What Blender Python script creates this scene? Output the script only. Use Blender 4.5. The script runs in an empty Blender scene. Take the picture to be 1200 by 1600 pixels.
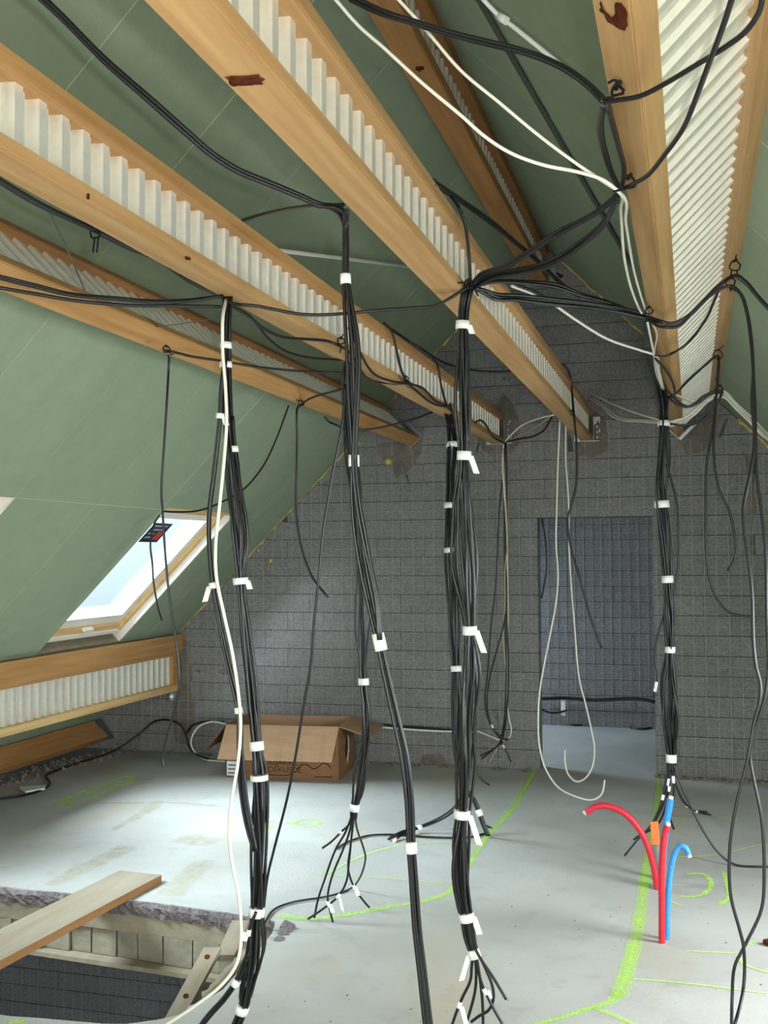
import bpy, bmesh, math, random
from mathutils import Vector, Matrix, noise
from mathutils.geometry import tessellate_polygon

random.seed(7)
S = bpy.context.scene
COL = S.collection

# ------------------------------------------------------------------ camera
H = 1.7126                      # eye height above the slab
D = 8.606                       # distance to the block wall
FPX = 1680.0
_dY = Vector((480, 64, FPX)).normalized()
_dX = -Vector((-(FPX * FPX + 64 * 105) / 480.0, 105, FPX)).normalized()
_dZ = _dX.cross(_dY)
if _dZ.y > 0:
    _dZ = -_dZ
cam_d = bpy.data.cameras.new('camera')
cam_d.sensor_fit = 'VERTICAL'
cam_d.sensor_height = 36.0
cam_d.lens = 36.0 * FPX / 1600.0
cam_d.clip_start = 0.02
cam = bpy.data.objects.new('camera', cam_d)
COL.objects.link(cam)
# image right / down / forward expressed in world axes
_r = Vector((_dX.x, _dY.x, _dZ.x)); _d = Vector((_dX.y, _dY.y, _dZ.y)); _f = Vector((_dX.z, _dY.z, _dZ.z))
cam.matrix_world = Matrix(((_r.x, -_d.x, -_f.x, 0), (_r.y, -_d.y, -_f.y, 0), (_r.z, -_d.z, -_f.z, H), (0, 0, 0, 1)))
S.camera = cam

# ------------------------------------------------------------------ world, light, exposure
W = bpy.data.worlds.new('sky'); S.world = W
W.use_nodes = True
nt = W.node_tree; nt.nodes.clear()
o = nt.nodes.new('ShaderNodeOutputWorld'); b = nt.nodes.new('ShaderNodeBackground')
tc = nt.nodes.new('ShaderNodeTexCoord'); sp = nt.nodes.new('ShaderNodeSeparateXYZ'); rp = nt.nodes.new('ShaderNodeValToRGB')
# overcast sky, hazy bright horizon, paler ground below it
mr = nt.nodes.new('ShaderNodeMapRange'); mr.inputs['From Min'].default_value = -1; mr.inputs['From Max'].default_value = 1
rp.color_ramp.elements[0].position = 0.30; rp.color_ramp.elements[0].color = (0.20, 0.22, 0.19, 1)
rp.color_ramp.elements[1].position = 1.0; rp.color_ramp.elements[1].color = (0.74, 0.86, 1.0, 1)
e = rp.color_ramp.elements.new(0.42); e.color = (0.36, 0.44, 0.45, 1)
e = rp.color_ramp.elements.new(0.49); e.color = (0.62, 0.74, 0.78, 1)
e = rp.color_ramp.elements.new(0.56); e.color = (0.84, 0.93, 1.0, 1)
nt.links.new(tc.outputs['Generated'], sp.inputs[0]); nt.links.new(sp.outputs['Z'], mr.inputs['Value']); nt.links.new(mr.outputs[0], rp.inputs[0])
nt.links.new(rp.outputs[0], b.inputs['Color']); nt.links.new(b.outputs[0], o.inputs[0])
b.inputs['Strength'].default_value = 2.2

def light(name, kind, loc, energy, color, rot=None, size=None, size_y=None):
    l = bpy.data.lights.new(name, kind); l.energy = energy; l.color = color
    ob = bpy.data.objects.new(name, l); COL.objects.link(ob); ob.location = loc
    if rot is not None: ob.rotation_euler = rot
    if kind == 'AREA':
        l.shape = 'RECTANGLE'; l.size = size; l.size_y = size_y or size
    elif size: l.shadow_soft_size = size
    return ob

R = math.radians
_fl = Vector((0, 0, H)) + _r * 0.085 - _d * 0.045 + _f * 0.0
FLASH = light('camera_flash', 'POINT', _fl, 128.0, (1.0, 0.93, 0.83), size=0.02)
# daylight entering by the gable opening behind the photographer
light('gable_daylight', 'AREA', (-1.1, -2.92, 1.35), 165.0, (0.92, 0.97, 1.0), (R(90), 0, 0), 2.6, 2.1)
# daylight of the roof windows (left slope, nearer one; right slope, two)
light('roof_window_daylight', 'AREA', (-5.1, 3.5, 3.05), 520.0, (0.84, 0.93, 1.0), (0, R(-45), 0), 1.5, 1.5)
light('roof_window_daylight', 'AREA', (-5.1, 7.7, 3.05), 640.0, (0.84, 0.93, 1.0), (0, R(-45), 0), 1.5, 1.5)
light('roof_window_daylight', 'AREA', (2.06, 4.4, 1.32), 135.0, (0.93, 0.97, 1.0), (0, R(45), 0), 1.0, 1.0)
light('roof_window_daylight', 'AREA', (2.06, 1.4, 1.32), 115.0, (0.93, 0.97, 1.0), (0, R(45), 0), 1.0, 1.0)
# far room daylight enters by a roof gap; lower storey lamp is added fill
light('far_room_daylight', 'AREA', (-3.7, 9.85, 2.0), 130.0, (0.62, 0.80, 1.0), (0, R(-50), 0), 0.9, 0.9)
light('lower_storey_fill', 'AREA', (-3.0, -2.8, -1.4), 55.0, (0.80, 0.92, 1.0), (R(90), 0, 0), 3.0, 1.6)
S.view_settings.view_transform = 'Standard'
S.view_settings.look = 'None'
S.view_settings.gamma = 1.0
S.view_settings.use_curve_mapping = False
S.view_settings.exposure = 0.0
S.cycles.use_denoising = True

# ------------------------------------------------------------------ helpers: pixels of the photograph -> points of the room
def ray(x, y):
    return _r * (x - 600.0) + _d * (y - 800.0) + _f * FPX
EYE = Vector((0, 0, H))
def atY(x, y, Y):
    r = ray(x, y); return EYE + r * (Y / r.y)
def atZ(x, y, Z):
    r = ray(x, y); return EYE + r * ((Z - H) / r.z)
def atX(x, y, X):
    r = ray(x, y); return EYE + r * (X / r.x)
LK, RK = 5.38, 3.10            # left slope z = x + LK, right slope z = RK - x
def atL(x, y, off):
    r = ray(x, y); k = LK - off * math.sqrt(2); return EYE + r * ((k - H) / (r.z - r.x))
def atR(x, y, off):
    r = ray(x, y); k = RK - off * math.sqrt(2); return EYE + r * ((k - H) / (r.z + r.x))

def parse(path):
    """'px,py@depth ...' -> world points; @3.2 depth, @z/@x on a level or upright plane, @l/@r off a roof slope; missing depths are interpolated"""
    toks = path.split(); px = []; Y = []
    for t in toks:
        a, _, m = t.partition('@'); x, y = map(float, a.split(',')); px.append((x, y))
        if not m: Y.append(None)
        elif m[0] == 'z': Y.append(atZ(x, y, float(m[1:])).y)
        elif m[0] == 'x': Y.append(atX(x, y, float(m[1:])).y)
        elif m[0] == 'l': Y.append(atL(x, y, float(m[1:])).y)
        elif m[0] == 'r': Y.append(atR(x, y, float(m[1:])).y)
        else: Y.append(float(m))
    cum = [0.0]
    for i in range(1, len(px)): cum.append(cum[-1] + math.dist(px[i], px[i - 1]))
    known = [i for i, v in enumerate(Y) if v is not None]
    for i in range(len(px)):
        if Y[i] is None:
            lo = [k for k in known if k < i]; hi = [k for k in known if k > i]
            if not lo: Y[i] = Y[hi[0]]
            elif not hi: Y[i] = Y[lo[-1]]
            else:
                p, q = lo[-1], hi[0]; t = (cum[i] - cum[p]) / max(1e-6, cum[q] - cum[p]); Y[i] = Y[p] * (1 - t) + Y[q] * t
    out = []
    for i, (x, y) in enumerate(px):
        p = atY(x, y, Y[i])
        out.append(p)
    return out

def smooth(pts, sub=5):
    if len(pts) < 3:
        return [pts[0].lerp(pts[-1], i / 6) for i in range(7)]
    P = [pts[0] * 2 - pts[1]] + list(pts) + [pts[-1] * 2 - pts[-2]]
    out = []
    for i in range(1, len(P) - 2):
        p0, p1, p2, p3 = P[i - 1:i + 3]
        t0 = 0.0; t1 = max(1e-4, (p1 - p0).length) ** .5; t2 = t1 + max(1e-4, (p2 - p1).length) ** .5; t3 = t2 + max(1e-4, (p3 - p2).length) ** .5
        for k in range(sub):
            t = t1 + (t2 - t1) * k / sub
            a1 = p0 * ((t1 - t) / (t1 - t0)) + p1 * ((t - t0) / (t1 - t0)); a2 = p1 * ((t2 - t) / (t2 - t1)) + p2 * ((t - t1) / (t2 - t1))
            a3 = p2 * ((t3 - t) / (t3 - t2)) + p3 * ((t - t2) / (t3 - t2))
            b1 = a1 * ((t2 - t) / (t2 - t0)) + a2 * ((t - t0) / (t2 - t0)); b2 = a2 * ((t3 - t) / (t3 - t1)) + a3 * ((t - t1) / (t3 - t1))
            out.append(b1 * ((t2 - t) / (t2 - t1)) + b2 * ((t - t1) / (t2 - t1)))
    out.append(P[-2].copy())
    return out

class MB:
    def __init__(s): s.v = []; s.f = []; s.sm = []
    def quadbox(s, c):          # c: 8 corners, bottom ring then top ring
        n = len(s.v); s.v += [Vector(p) for p in c]
        for q in ((3, 2, 1, 0), (4, 5, 6, 7), (0, 1, 5, 4), (1, 2, 6, 5), (2, 3, 7, 6), (3, 0, 4, 7)): s.f.append([n + i for i in q]); s.sm.append(False)
        return s
    def box(s, a, b):
        x0, y0, z0 = a; x1, y1, z1 = b
        return s.quadbox([(x0, y0, z0), (x1, y0, z0), (x1, y1, z0), (x0, y1, z0), (x0, y0, z1), (x1, y0, z1), (x1, y1, z1), (x0, y1, z1)])
    def prism(s, poly, f0, f1):  # poly 2D, f0/f1 map a 2D point to 3D on either side
        n = len(s.v); m = len(poly)
        s.v += [Vector(f0(p)) for p in poly] + [Vector(f1(p)) for p in poly]
        s.f.append([n + i for i in range(m)]); s.f.append([n + m + i for i in reversed(range(m))]); s.sm += [False, False]
        for i in range(m):
            j = (i + 1) % m; s.f.append([n + j, n + i, n + m + i, n + m + j]); s.sm.append(False)
        return s
    def tube(s, pts, r, sides=6, cap=True, smooth_=True):
        m = len(pts); rr = r if isinstance(r, (list, tuple)) else [r] * m
        n0 = len(s.v); t0 = (pts[1] - pts[0]).normalized()
        u = t0.orthogonal().normalized()
        for i in range(m):
            t = (pts[min(i + 1, m - 1)] - pts[max(i - 1, 0)])
            t = t.normalized() if t.length > 1e-9 else t0
            u = (u - t * u.dot(t)); u = u.normalized() if u.length > 1e-6 else t.orthogonal().normalized(); w = t.cross(u)
            for k in range(sides):
                a = 2 * math.pi * k / sides; s.v.append(pts[i] + (u * math.cos(a) + w * math.sin(a)) * rr[i])
        for i in range(m - 1):
            for k in range(sides):
                a = n0 + i * sides + k; b_ = n0 + i * sides + (k + 1) % sides
                s.f.append([a, b_, b_ + sides, a + sides]); s.sm.append(smooth_)
        if cap:
            s.f.append([n0 + k for k in reversed(range(sides))]); s.f.append([n0 + (m - 1) * sides + k for k in range(sides)]); s.sm += [False, False]
        return s
    def quad(s, a, b_, c, d):
        n = len(s.v); s.v += [Vector(p) for p in (a, b_, c, d)]; s.f.append([n, n + 1, n + 2, n + 3]); s.sm.append(False); return s

def wloc(o):
    p = Vector(o.location)
    while o.parent: o = o.parent; p += Vector(o.location)
    return p

def build(name, mb, mat, parent=None, loc=None, **props):
    """link what an MB collected as ONE mesh object; world coordinates are kept"""
    if parent is not None: base = wloc(parent)
    elif loc is not None: base = Vector(loc)
    else:
        xs = [v.x for v in mb.v]; ys = [v.y for v in mb.v]; zs = [v.z for v in mb.v]
        base = Vector(((min(xs) + max(xs)) / 2, (min(ys) + max(ys)) / 2, min(zs)))
    me = bpy.data.meshes.new(name)
    me.from_pydata([tuple(v - base) for v in mb.v], [], mb.f)
    me.polygons.foreach_set('use_smooth', mb.sm)
    if mat: me.materials.append(mat)
    bm = bmesh.new(); bm.from_mesh(me); bmesh.ops.recalc_face_normals(bm, faces=bm.faces); bm.to_mesh(me); bm.free()
    ob = bpy.data.objects.new(name, me); COL.objects.link(ob)
    if parent is not None: ob.parent = parent
    else: ob.location = base
    for k, v in props.items(): ob[k] = v
    return ob

def tag(o, label, cat, group=None):
    o['label'] = label; o['category'] = cat
    if group: o['group'] = group
    return o

def thing(name, label, cat, loc, group=None):
    o = bpy.data.objects.new(name, None); COL.objects.link(o); o.location = loc; o.empty_display_size = .1
    return tag(o, label, cat, group)

def structure(o):
    o['kind'] = 'structure'; return o

# ------------------------------------------------------------------ materials
def lin(c):
    return tuple((v / 12.92 if v <= .04045 else ((v + .055) / 1.055) ** 2.4) for v in (x / 255.0 for x in c)) + (1,)
def mat(name, rgb, rough=.7, spec=.3, metal=0.0, bump=None, var=None, coords='Object', alpha=None, rand=0.0):
    """rgb sRGB 0-255; var=(scale xyz, second rgb, detail); bump=(scale, strength)"""
    m = bpy.data.materials.new(name); m.use_nodes = True
    t = m.node_tree; p = t.nodes['Principled BSDF']
    p.inputs['Roughness'].default_value = rough; p.inputs['Metallic'].default_value = metal
    p.inputs['Specular IOR Level'].default_value = spec
    p.inputs['Base Color'].default_value = lin(rgb)
    last = None
    if var or bump or alpha:
        c = t.nodes.new('ShaderNodeTexCoord'); g = t.nodes.new('ShaderNodeNewGeometry')
        src = c.outputs['Object'] if coords == 'Object' else g.outputs['Position']
    if var:
        mp = t.nodes.new('ShaderNodeMapping'); mp.inputs['Scale'].default_value = var[0]
        t.links.new(src, mp.inputs['Vector'])
        n = t.nodes.new('ShaderNodeTexNoise'); n.inputs['Scale'].default_value = 1.0; n.inputs['Detail'].default_value = var[2]; n.inputs['Roughness'].default_value = .6
        t.links.new(mp.outputs[0], n.inputs['Vector'])
        rr = t.nodes.new('ShaderNodeValToRGB'); rr.color_ramp.elements[0].position = .33; rr.color_ramp.elements[1].position = .68
        rr.color_ramp.elements[0].color = lin(rgb); rr.color_ramp.elements[1].color = lin(var[1])
        t.links.new(n.outputs['Fac'], rr.inputs[0]); last = rr.outputs[0]
    if rand:
        if last is None:
            q = t.nodes.new('ShaderNodeRGB'); q.outputs[0].default_value = lin(rgb); last = q.outputs[0]
        oi = t.nodes.new('ShaderNodeObjectInfo'); mr = t.nodes.new('ShaderNodeMapRange')
        mr.inputs['To Min'].default_value = 1 - rand; mr.inputs['To Max'].default_value = 1 + rand
        hs = t.nodes.new('ShaderNodeHueSaturation'); t.links.new(oi.outputs['Random'], mr.inputs['Value']); t.links.new(mr.outputs[0], hs.inputs['Value']); t.links.new(last, hs.inputs['Color']); last = hs.outputs[0]
    if last is not None: t.links.new(last, p.inputs['Base Color'])
    if bump:
        n = t.nodes.new('ShaderNodeTexNoise'); n.inputs['Scale'].default_value = bump[0]; n.inputs['Detail'].default_value = 3
        t.links.new(src, n.inputs['Vector'])
        bp = t.nodes.new('ShaderNodeBump'); bp.inputs['Strength'].default_value = bump[1]; bp.inputs['Distance'].default_value = .01
        t.links.new(n.outputs['Fac'], bp.inputs['Height']); t.links.new(bp.outputs[0], p.inputs['Normal'])
    if alpha:                  # ragged, dusty cover of sprayed paint
        n = t.nodes.new('ShaderNodeTexNoise'); n.inputs['Scale'].default_value = alpha[0]; n.inputs['Detail'].default_value = 4
        t.links.new(g.outputs['Position'], n.inputs['Vector'])
        rr = t.nodes.new('ShaderNodeMapRange'); rr.inputs['From Min'].default_value = alpha[1]; rr.inputs['From Max'].default_value = alpha[2]
        val = n.outputs['Fac']
        if len(alpha) > 3:
            at = t.nodes.new('ShaderNodeAttribute'); at.attribute_name = 'cover'
            m1 = t.nodes.new('ShaderNodeMath'); m1.operation = 'ADD'; t.links.new(at.outputs['Fac'], m1.inputs[0]); t.links.new(val, m1.inputs[1]); val = m1.outputs[0]
        t.links.new(val, rr.inputs['Value'])
        mm = t.nodes.new('ShaderNodeMath'); mm.operation = 'MULTIPLY'; mm.inputs[1].default_value = alpha[4] if len(alpha) > 4 else 1.0
        t.links.new(rr.outputs[0], mm.inputs[0]); t.links.new(mm.outputs[0], p.inputs['Alpha'])
    return m

M = {}
M['plaster'] = mat('green_plasterboard', (152, 166, 142), .85, .2, bump=(60, .08), var=((9, 9, 9), (146, 160, 137), 3), coords='W', rand=.03)
M['joint'] = mat('board_joint', (236, 232, 190), .9, .1)
def wood(name, a, b_, dark=None):
    m = mat(name, a, .55, .3, bump=(90, .06), var=((26, 1.3, 26), b_, 9), coords='W')
    return m
M['wood'] = wood('spruce_timber', (198, 160, 110), (172, 132, 86))
M['wood_low'] = wood('orange_timber', (196, 152, 98), (170, 126, 76))
M['wood_dark'] = wood('brown_timber', (186, 136, 84), (156, 110, 66))
M['pine'] = wood('pale_pine', (226, 196, 142), (206, 168, 110))
M['plank'] = mat('worn_plank', (156, 147, 130), .8, .2, bump=(70, .15), var=((14, 1.2, 14), (142, 128, 106), 5), coords='W')
M['plank_edge'] = mat('plank_edge', (164, 124, 84), .8, .2, var=((14, 1.2, 14), (150, 108, 66), 5), coords='W')
M['bark'] = mat('bark', (96, 46, 28), .9, .1, bump=(80, .6), var=((40, 40, 40), (62, 28, 18), 4), coords='W')
M['web'] = mat('galvanised_web', (248, 246, 236), .40, .5, metal=.5, var=((30, 3, 30), (238, 238, 230), 3), coords='W')
M['steel'] = mat('bright_steel', (176, 180, 182), .35, .5, metal=.8)
M['strap'] = mat('dull_strap', (112, 124, 122), .5, .4, metal=.5, var=((60, 60, 60), (88, 98, 98), 2), coords='W')
M['block'] = mat('clinker_block', (150, 147, 146), .95, .15, bump=(120, .5), var=((75, 75, 75), (112, 111, 111), 8), coords='W', rand=.06)
M['mortar'] = mat('dark_mortar', (84, 83, 83), .95, .1, bump=(60, .4))
M['patch'] = mat('grey_mortar', (128, 122, 110), .95, .1, bump=(40, .8), var=((14, 14, 14), (104, 100, 92), 5), coords='W')
M['wire'] = mat('mesh_wire', (182, 182, 172), .6, .3)
M['foam'] = mat('yellow_foam', (206, 186, 112), .9, .1, bump=(60, .6))
M['cable'] = mat('black_cable', (22, 22, 25), .33, .5)
M['whitecable'] = mat('white_cable', (232, 230, 216), .45, .4)
M['beige'] = mat('beige_cable', (196, 178, 140), .5, .4)
M['tape'] = mat('white_tape', (240, 240, 236), .5, .3)
M['conduit'] = mat('white_conduit', (250, 250, 246), .4, .4)
M['red'] = mat('red_hose', (206, 44, 62), .45, .4, var=((70, 70, 70), (190, 34, 50), 2), coords='W')
M['blue'] = mat('blue_hose', (66, 150, 214), .45, .4, var=((70, 70, 70), (54, 134, 200), 2), coords='W')
M['hose_end'] = mat('hose_end', (226, 214, 210), .6, .3)
M['greypipe'] = mat('grey_pipe', (128, 124, 118), .6, .3)
M['orange'] = mat('orange_tape', (226, 116, 52), .5, .3)
M['card'] = mat('cardboard', (178, 145, 116), .85, .15, var=((5, 5, 30), (168, 134, 105), 3), coords='W')
M['card_dark'] = mat('printed_cardboard', (148, 110, 78), .85, .15, var=((6, 6, 20), (134, 98, 68), 3), coords='W')
M['ink'] = mat('dark_ink', (74, 58, 44), .8, .1)
M['paper'] = mat('white_paper', (232, 232, 230), .8, .1)
M['inklines'] = mat('grey_print', (110, 112, 122), .8, .1)
M['green'] = mat('spray_green', (194, 246, 84), .7, .1, alpha=(90, .85, 1.65, 1, .72))
M['green2'] = mat('spray_green_faint', (200, 244, 116), .7, .1, alpha=(110, .75, 1.45, 1, .75))
M['sand'] = mat('sandy_stain', (196, 188, 164), .85, .15, alpha=(14, .75, 1.7, 1, .6))
M['teal'] = mat('teal_chalk', (40, 132, 138), .9, .1, alpha=(40, .42, .75))
M['white'] = mat('white_trim_and_glare', (244, 240, 232), .35, .4)
M['navy'] = mat('navy_sticker', (26, 36, 58), .5, .3)
M['stickred'] = mat('sticker_red', (190, 60, 56), .5, .3)
M['stickgrey'] = mat('sticker_print', (150, 160, 172), .5, .3)
M['dirt'] = mat('dark_dirt', (112, 106, 98), .95, .1, bump=(50, .9), var=((20, 20, 20), (140, 132, 120), 5), coords='W')
M['aggregate'] = mat('screed_edge', (134, 126, 126), .95, .1, bump=(70, 1.0), var=((50, 50, 50), (104, 98, 98), 6), coords='W')
M['beamconc'] = mat('pale_concrete', (160, 152, 130), .9, .1, bump=(30, .4), var=((6, 6, 12), (144, 134, 114), 5), coords='W')
M['infill'] = mat('hollow_block', (154, 147, 128), .9, .1, bump=(30, .5), var=((12, 12, 12), (132, 126, 110), 5), coords='W', rand=.08)
M['dark'] = mat('black_rubber', (22, 22, 24), .7, .2)

# concrete slab: grey-white, cloudy, with sandy brown drag stains
m = bpy.data.materials.new('concrete_screed'); m.use_nodes = True; t = m.node_tree; p = t.nodes['Principled BSDF']
p.inputs['Roughness'].default_value = .78; p.inputs['Specular IOR Level'].default_value = .25
g = t.nodes.new('ShaderNodeNewGeometry')
def nz(scale, det=5, vec=(1, 1, 1), rot=0.0, rough=.55):
    mp = t.nodes.new('ShaderNodeMapping'); mp.inputs['Scale'].default_value = vec; mp.inputs['Rotation'].default_value = (0, 0, rot); t.links.new(g.outputs['Position'], mp.inputs['Vector'])
    n = t.nodes.new('ShaderNodeTexNoise'); n.inputs['Scale'].default_value = scale; n.inputs['Detail'].default_value = det; n.inputs['Roughness'].default_value = rough; t.links.new(mp.outputs[0], n.inputs['Vector']); return n.outputs['Fac']
def ramp(fac, a, b_, ca=(0, 0, 0, 1), cb=(1, 1, 1, 1)):
    r_ = t.nodes.new('ShaderNodeValToRGB'); r_.color_ramp.elements[0].position = a; r_.color_ramp.elements[1].position = b_
    r_.color_ramp.elements[0].color = ca; r_.color_ramp.elements[1].color = cb; t.links.new(fac, r_.inputs[0]); return r_.outputs[0]
def mix(fac, a, b_):
    x = t.nodes.new('ShaderNodeMix'); x.data_type = 'RGBA'; t.links.new(fac, x.inputs['Factor'])
    for s_, v in ((x.inputs['A'], a), (x.inputs['B'], b_)):
        if isinstance(v, tuple): s_.default_value = v
        else: t.links.new(v, s_)
    return x.outputs['Result']
def mul(a, k):
    x = t.nodes.new('ShaderNodeMath'); x.operation = 'MULTIPLY'; t.links.new(a, x.inputs[0]); x.inputs[1].default_value = k; return x.outputs[0]
base = ramp(nz(.9, 5), .35, .7, lin((164, 164, 158)), lin((186, 186, 182)))
base = mix(mul(ramp(nz(1.6, 4, (1, .35, 1), .35), .57, .68), .55), base, lin((176, 164, 138)))
base = mix(mul(ramp(nz(7, 6), .56, .75), .35), base, lin((136, 134, 128)))
base = mix(mul(ramp(nz(38, 2), .70, .76), .5), base, lin((110, 106, 98)))
t.links.new(base, p.inputs['Base Color'])
bp = t.nodes.new('ShaderNodeBump'); bp.inputs['Strength'].default_value = .25; bp.inputs['Distance'].default_value = .01
t.links.new(nz(55, 4), bp.inputs['Height']); t.links.new(bp.outputs[0], p.inputs['Normal'])
M['floor'] = m

m = bpy.data.materials.new('window_glass'); m.use_nodes = True; t = m.node_tree; t.nodes.clear()
o_ = t.nodes.new('ShaderNodeOutputMaterial'); gl = t.nodes.new('ShaderNodeBsdfGlossy'); tr = t.nodes.new('ShaderNodeBsdfTransparent'); mx = t.nodes.new('ShaderNodeMixShader'); fr = t.nodes.new('ShaderNodeLayerWeight')
gl.inputs['Roughness'].default_value = .03; tr.inputs['Color'].default_value = (.93, .97, .98, 1); fr.inputs['Blend'].default_value = .12
t.links.new(fr.outputs['Facing'], mx.inputs[0]); t.links.new(tr.outputs[0], mx.inputs[1]); t.links.new(gl.outputs[0], mx.inputs[2]); t.links.new(mx.outputs[0], o_.inputs[0])
M['glass'] = m

# ------------------------------------------------------------------ floor with the stair hole
YB, YF = -3.0, 10.95           # rear gable, far end of the room behind the doorway
hole = [(-3.60, 4.92), (-3.30, 4.90), (-3.02, 4.905), (-2.74, 4.885), (-2.5, 4.87), (-2.25, 4.845), (-2.02, 4.80), (-1.90, 4.77),
        (-1.86, 4.62), (-1.84, 4.45), (-1.83, 4.28), (-1.82, 4.10), (-1.81, 3.98), (-1.83, 3.88), (-1.87, 3.80), (-1.86, 3.73), (-1.93, 3.66), (-2.02, 3.60), (-2.10, 3.58),
        (-2.22, 3.57), (-2.36, 3.56), (-2.48, 3.545), (-2.62, 3.55), (-2.8, 3.545), (-3.05, 3.55), (-3.3, 3.54), (-3.60, 3.545)]
XL, XR = -LK, RK
outer = [(XL, YB), (XR, YB), (XR, YF), (XL, YF)]
tri = tessellate_polygon([[Vector((x, y, 0)) for x, y in outer], [Vector((x, y, 0)) for x, y in hole]])
fm = MB(); allp = outer + hole
fm.v = [Vector((x, y, 0)) for x, y in allp]
for q in tri: fm.f.append(list(q)); fm.sm.append(False)
n = len(fm.v); fm.v += [Vector((x, y, -.06)) for x, y in hole]
for i in range(len(hole)):
    j = (i + 1) % len(hole); fm.f.append([4 + i, 4 + j, n + j, n + i]); fm.sm.append(False)
floor = structure(build('floor', fm, M['floor'], loc=(0, 0, 0)))
# what the cut slab shows on its far side: rough screed, concrete, hollow blocks, formwork
hp = [Vector((x, y, 0)) for x, y in hole]
def offs(i, z, out=0.0, jit=0.0):
    a = hp[max(i - 1, 0)]; c = hp[(i + 1) % len(hp)]; d = (c - a).normalized(); nn = Vector((-d.y, d.x, 0))
    return hp[i] + nn * out + Vector((0, 0, z))
mb = MB(); seg = []
for i in range(7):
    for k in range(10):
        seg.append(hp[i].lerp(hp[i + 1], k / 10))
rows = [(-.0015, .03), (-.004, -.006), (-.026, -.014), (-.05, -.010), (-.078, -.002), (-.078, .05)]
for j, (z, oy) in enumerate(rows):
    for i, q in enumerate(seg):
        jj = .008 if 0 < j < 5 else 0.0
        mb.v.append(q + Vector((random.uniform(-jj, jj), oy + random.uniform(-jj, jj), z + random.uniform(-jj, jj) * .6 - (0.0 if j else .002 * random.random()))))
for j in range(len(rows) - 1):
    for i in range(len(seg) - 1):
        a = j * len(seg) + i; mb.f.append([a, a + 1, a + 1 + len(seg), a + len(seg)]); mb.sm.append(False)
build('screed_edge', mb, M['aggregate'], floor)
mb = MB(); far = hp[0:8]
for a, c in zip(far[:-1], far[1:]):
    mb.quadbox([a + Vector((0, .012, -.165)), c + Vector((0, .012, -.165)), c + Vector((0, .35, -.165)), a + Vector((0, .35, -.165)),
                a + Vector((0, .006, -.062)), c + Vector((0, .006, -.062)), c + Vector((0, .35, -.062)), a + Vector((0, .35, -.062))])
build('concrete_beam', mb, M['beamconc'], floor)
x = -3.58
while x < -1.92:
    w = random.choice((.10, .125, .15, .17)); y0 = 4.915 - max(0, (x + 3.0)) * .12 + random.uniform(.012, .03)
    d1, d2 = random.uniform(-.006, .006), random.uniform(-.006, .006)
    mb = MB().quadbox([(x, y0 + d1, -.30), (x + w - .008, y0 + d1 - w * .1, -.30), (x + w - .008, y0 + .2, -.30), (x, y0 + .2, -.30),
                       (x, y0 + d2, -.166), (x + w - .008, y0 + d2 - w * .1, -.166), (x + w - .008, y0 + .2, -.166), (x, y0 + .2, -.166)])
    build('infill_block', mb, M['infill'], floor); x += w
mb = MB().quadbox([(-3.6, 4.91, -.325), (-1.9, 4.765, -.325), (-1.9, 4.84, -.325), (-3.6, 4.99, -.325), (-3.6, 4.91, -.303), (-1.9, 4.765, -.303), (-1.9, 4.84, -.303), (-3.6, 4.99, -.303)])
build('formwork_strip', mb, M['plank'], floor)
# body of the slab below the far and near room (keeps the storey below dark)
for a, c in (((XL - 3.8, YB, -.34), (XR, 3.40, -.07)), ((XL - 3.8, 5.05, -.34), (XR, 8.60, -.07)), ((-1.80, 3.40, -.34), (XR, 5.05, -.07)), ((XL - 3.8, 3.40, -.34), (-3.62, 5.05, -.07))):
    build('slab', MB().box(a, c), M['beamconc'], floor)
# broken concrete lip along the right side of the hole
def lump(name, pts, r, matr, parent, jit=.35, sides=9):
    P = smooth(pts, 6); mb = MB()
    mb.tube(P, [r * (1 + random.uniform(-jit, jit)) * (0.45 if i in (0, len(P) - 1) else 1) for i in range(len(P))], sides)
    for v in mb.v: v += Vector([random.uniform(-1, 1) * r * .18 for _ in range(3)])
    return build(name, mb, matr, parent)
lump('concrete_lip', parse('390,1490@4.42 362,1520@4.28 342,1542@4.14 322,1562@4.0'), .03, M['beamconc'], floor, .15)
lump('concrete_lip', parse('452,1446@4.72 440,1470@4.60 424,1496@4.44'), .03, M['aggregate'], floor)

# sprayed setting-out lines, lying on the slab
def spray(pts, w, matr='green', name='spray_line', z=.0025):
    P = [atZ(x, y, 0) for x, y in pts]
    P = smooth(P, 5) if len(P) > 2 else [P[0].lerp(P[1], k / 8) for k in range(9)]
    mb = MB(); ww = w if isinstance(w, (tuple, list)) else (w, w); prof = ((-1, 0.0), (-.55, .8), (0, 1.0), (.55, .8), (1, 0.0)); dens = []
    for i, q in enumerate(P):
        d = (P[min(i + 1, len(P) - 1)] - P[max(i - 1, 0)]); d.z = 0; d.normalize(); nn = Vector((-d.y, d.x, 0)); k = i / (len(P) - 1)
        h = (ww[0] * (1 - k) + ww[1] * k) * .7 * random.uniform(.9, 1.1); thin = random.uniform(.8, 1.0) * (.5 if i in (0, len(P) - 1) else 1)
        for u, dn_ in prof: mb.v.append(q + nn * (h * u) + Vector((0, 0, z))); dens.append(dn_ * thin)
    for i in range(len(P) - 1):
        for k in range(4): a = 5 * i + k; mb.f.append([a, a + 1, a + 6, a + 5]); mb.sm.append(False)
    o = build(name, mb, M[matr], floor)
    at = o.data.attributes.new('cover', 'FLOAT', 'POINT'); at.data.foreach_set('value', dens)
    return o
spray([(839, 1198), (800, 1264), (762, 1306), (736, 1345), (714, 1382)], (.06, .05))
spray([(716, 1376), (704, 1393), (672, 1406), (600, 1419), (540, 1430), (480, 1436), (430, 1431)], (.05, .055))
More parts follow.
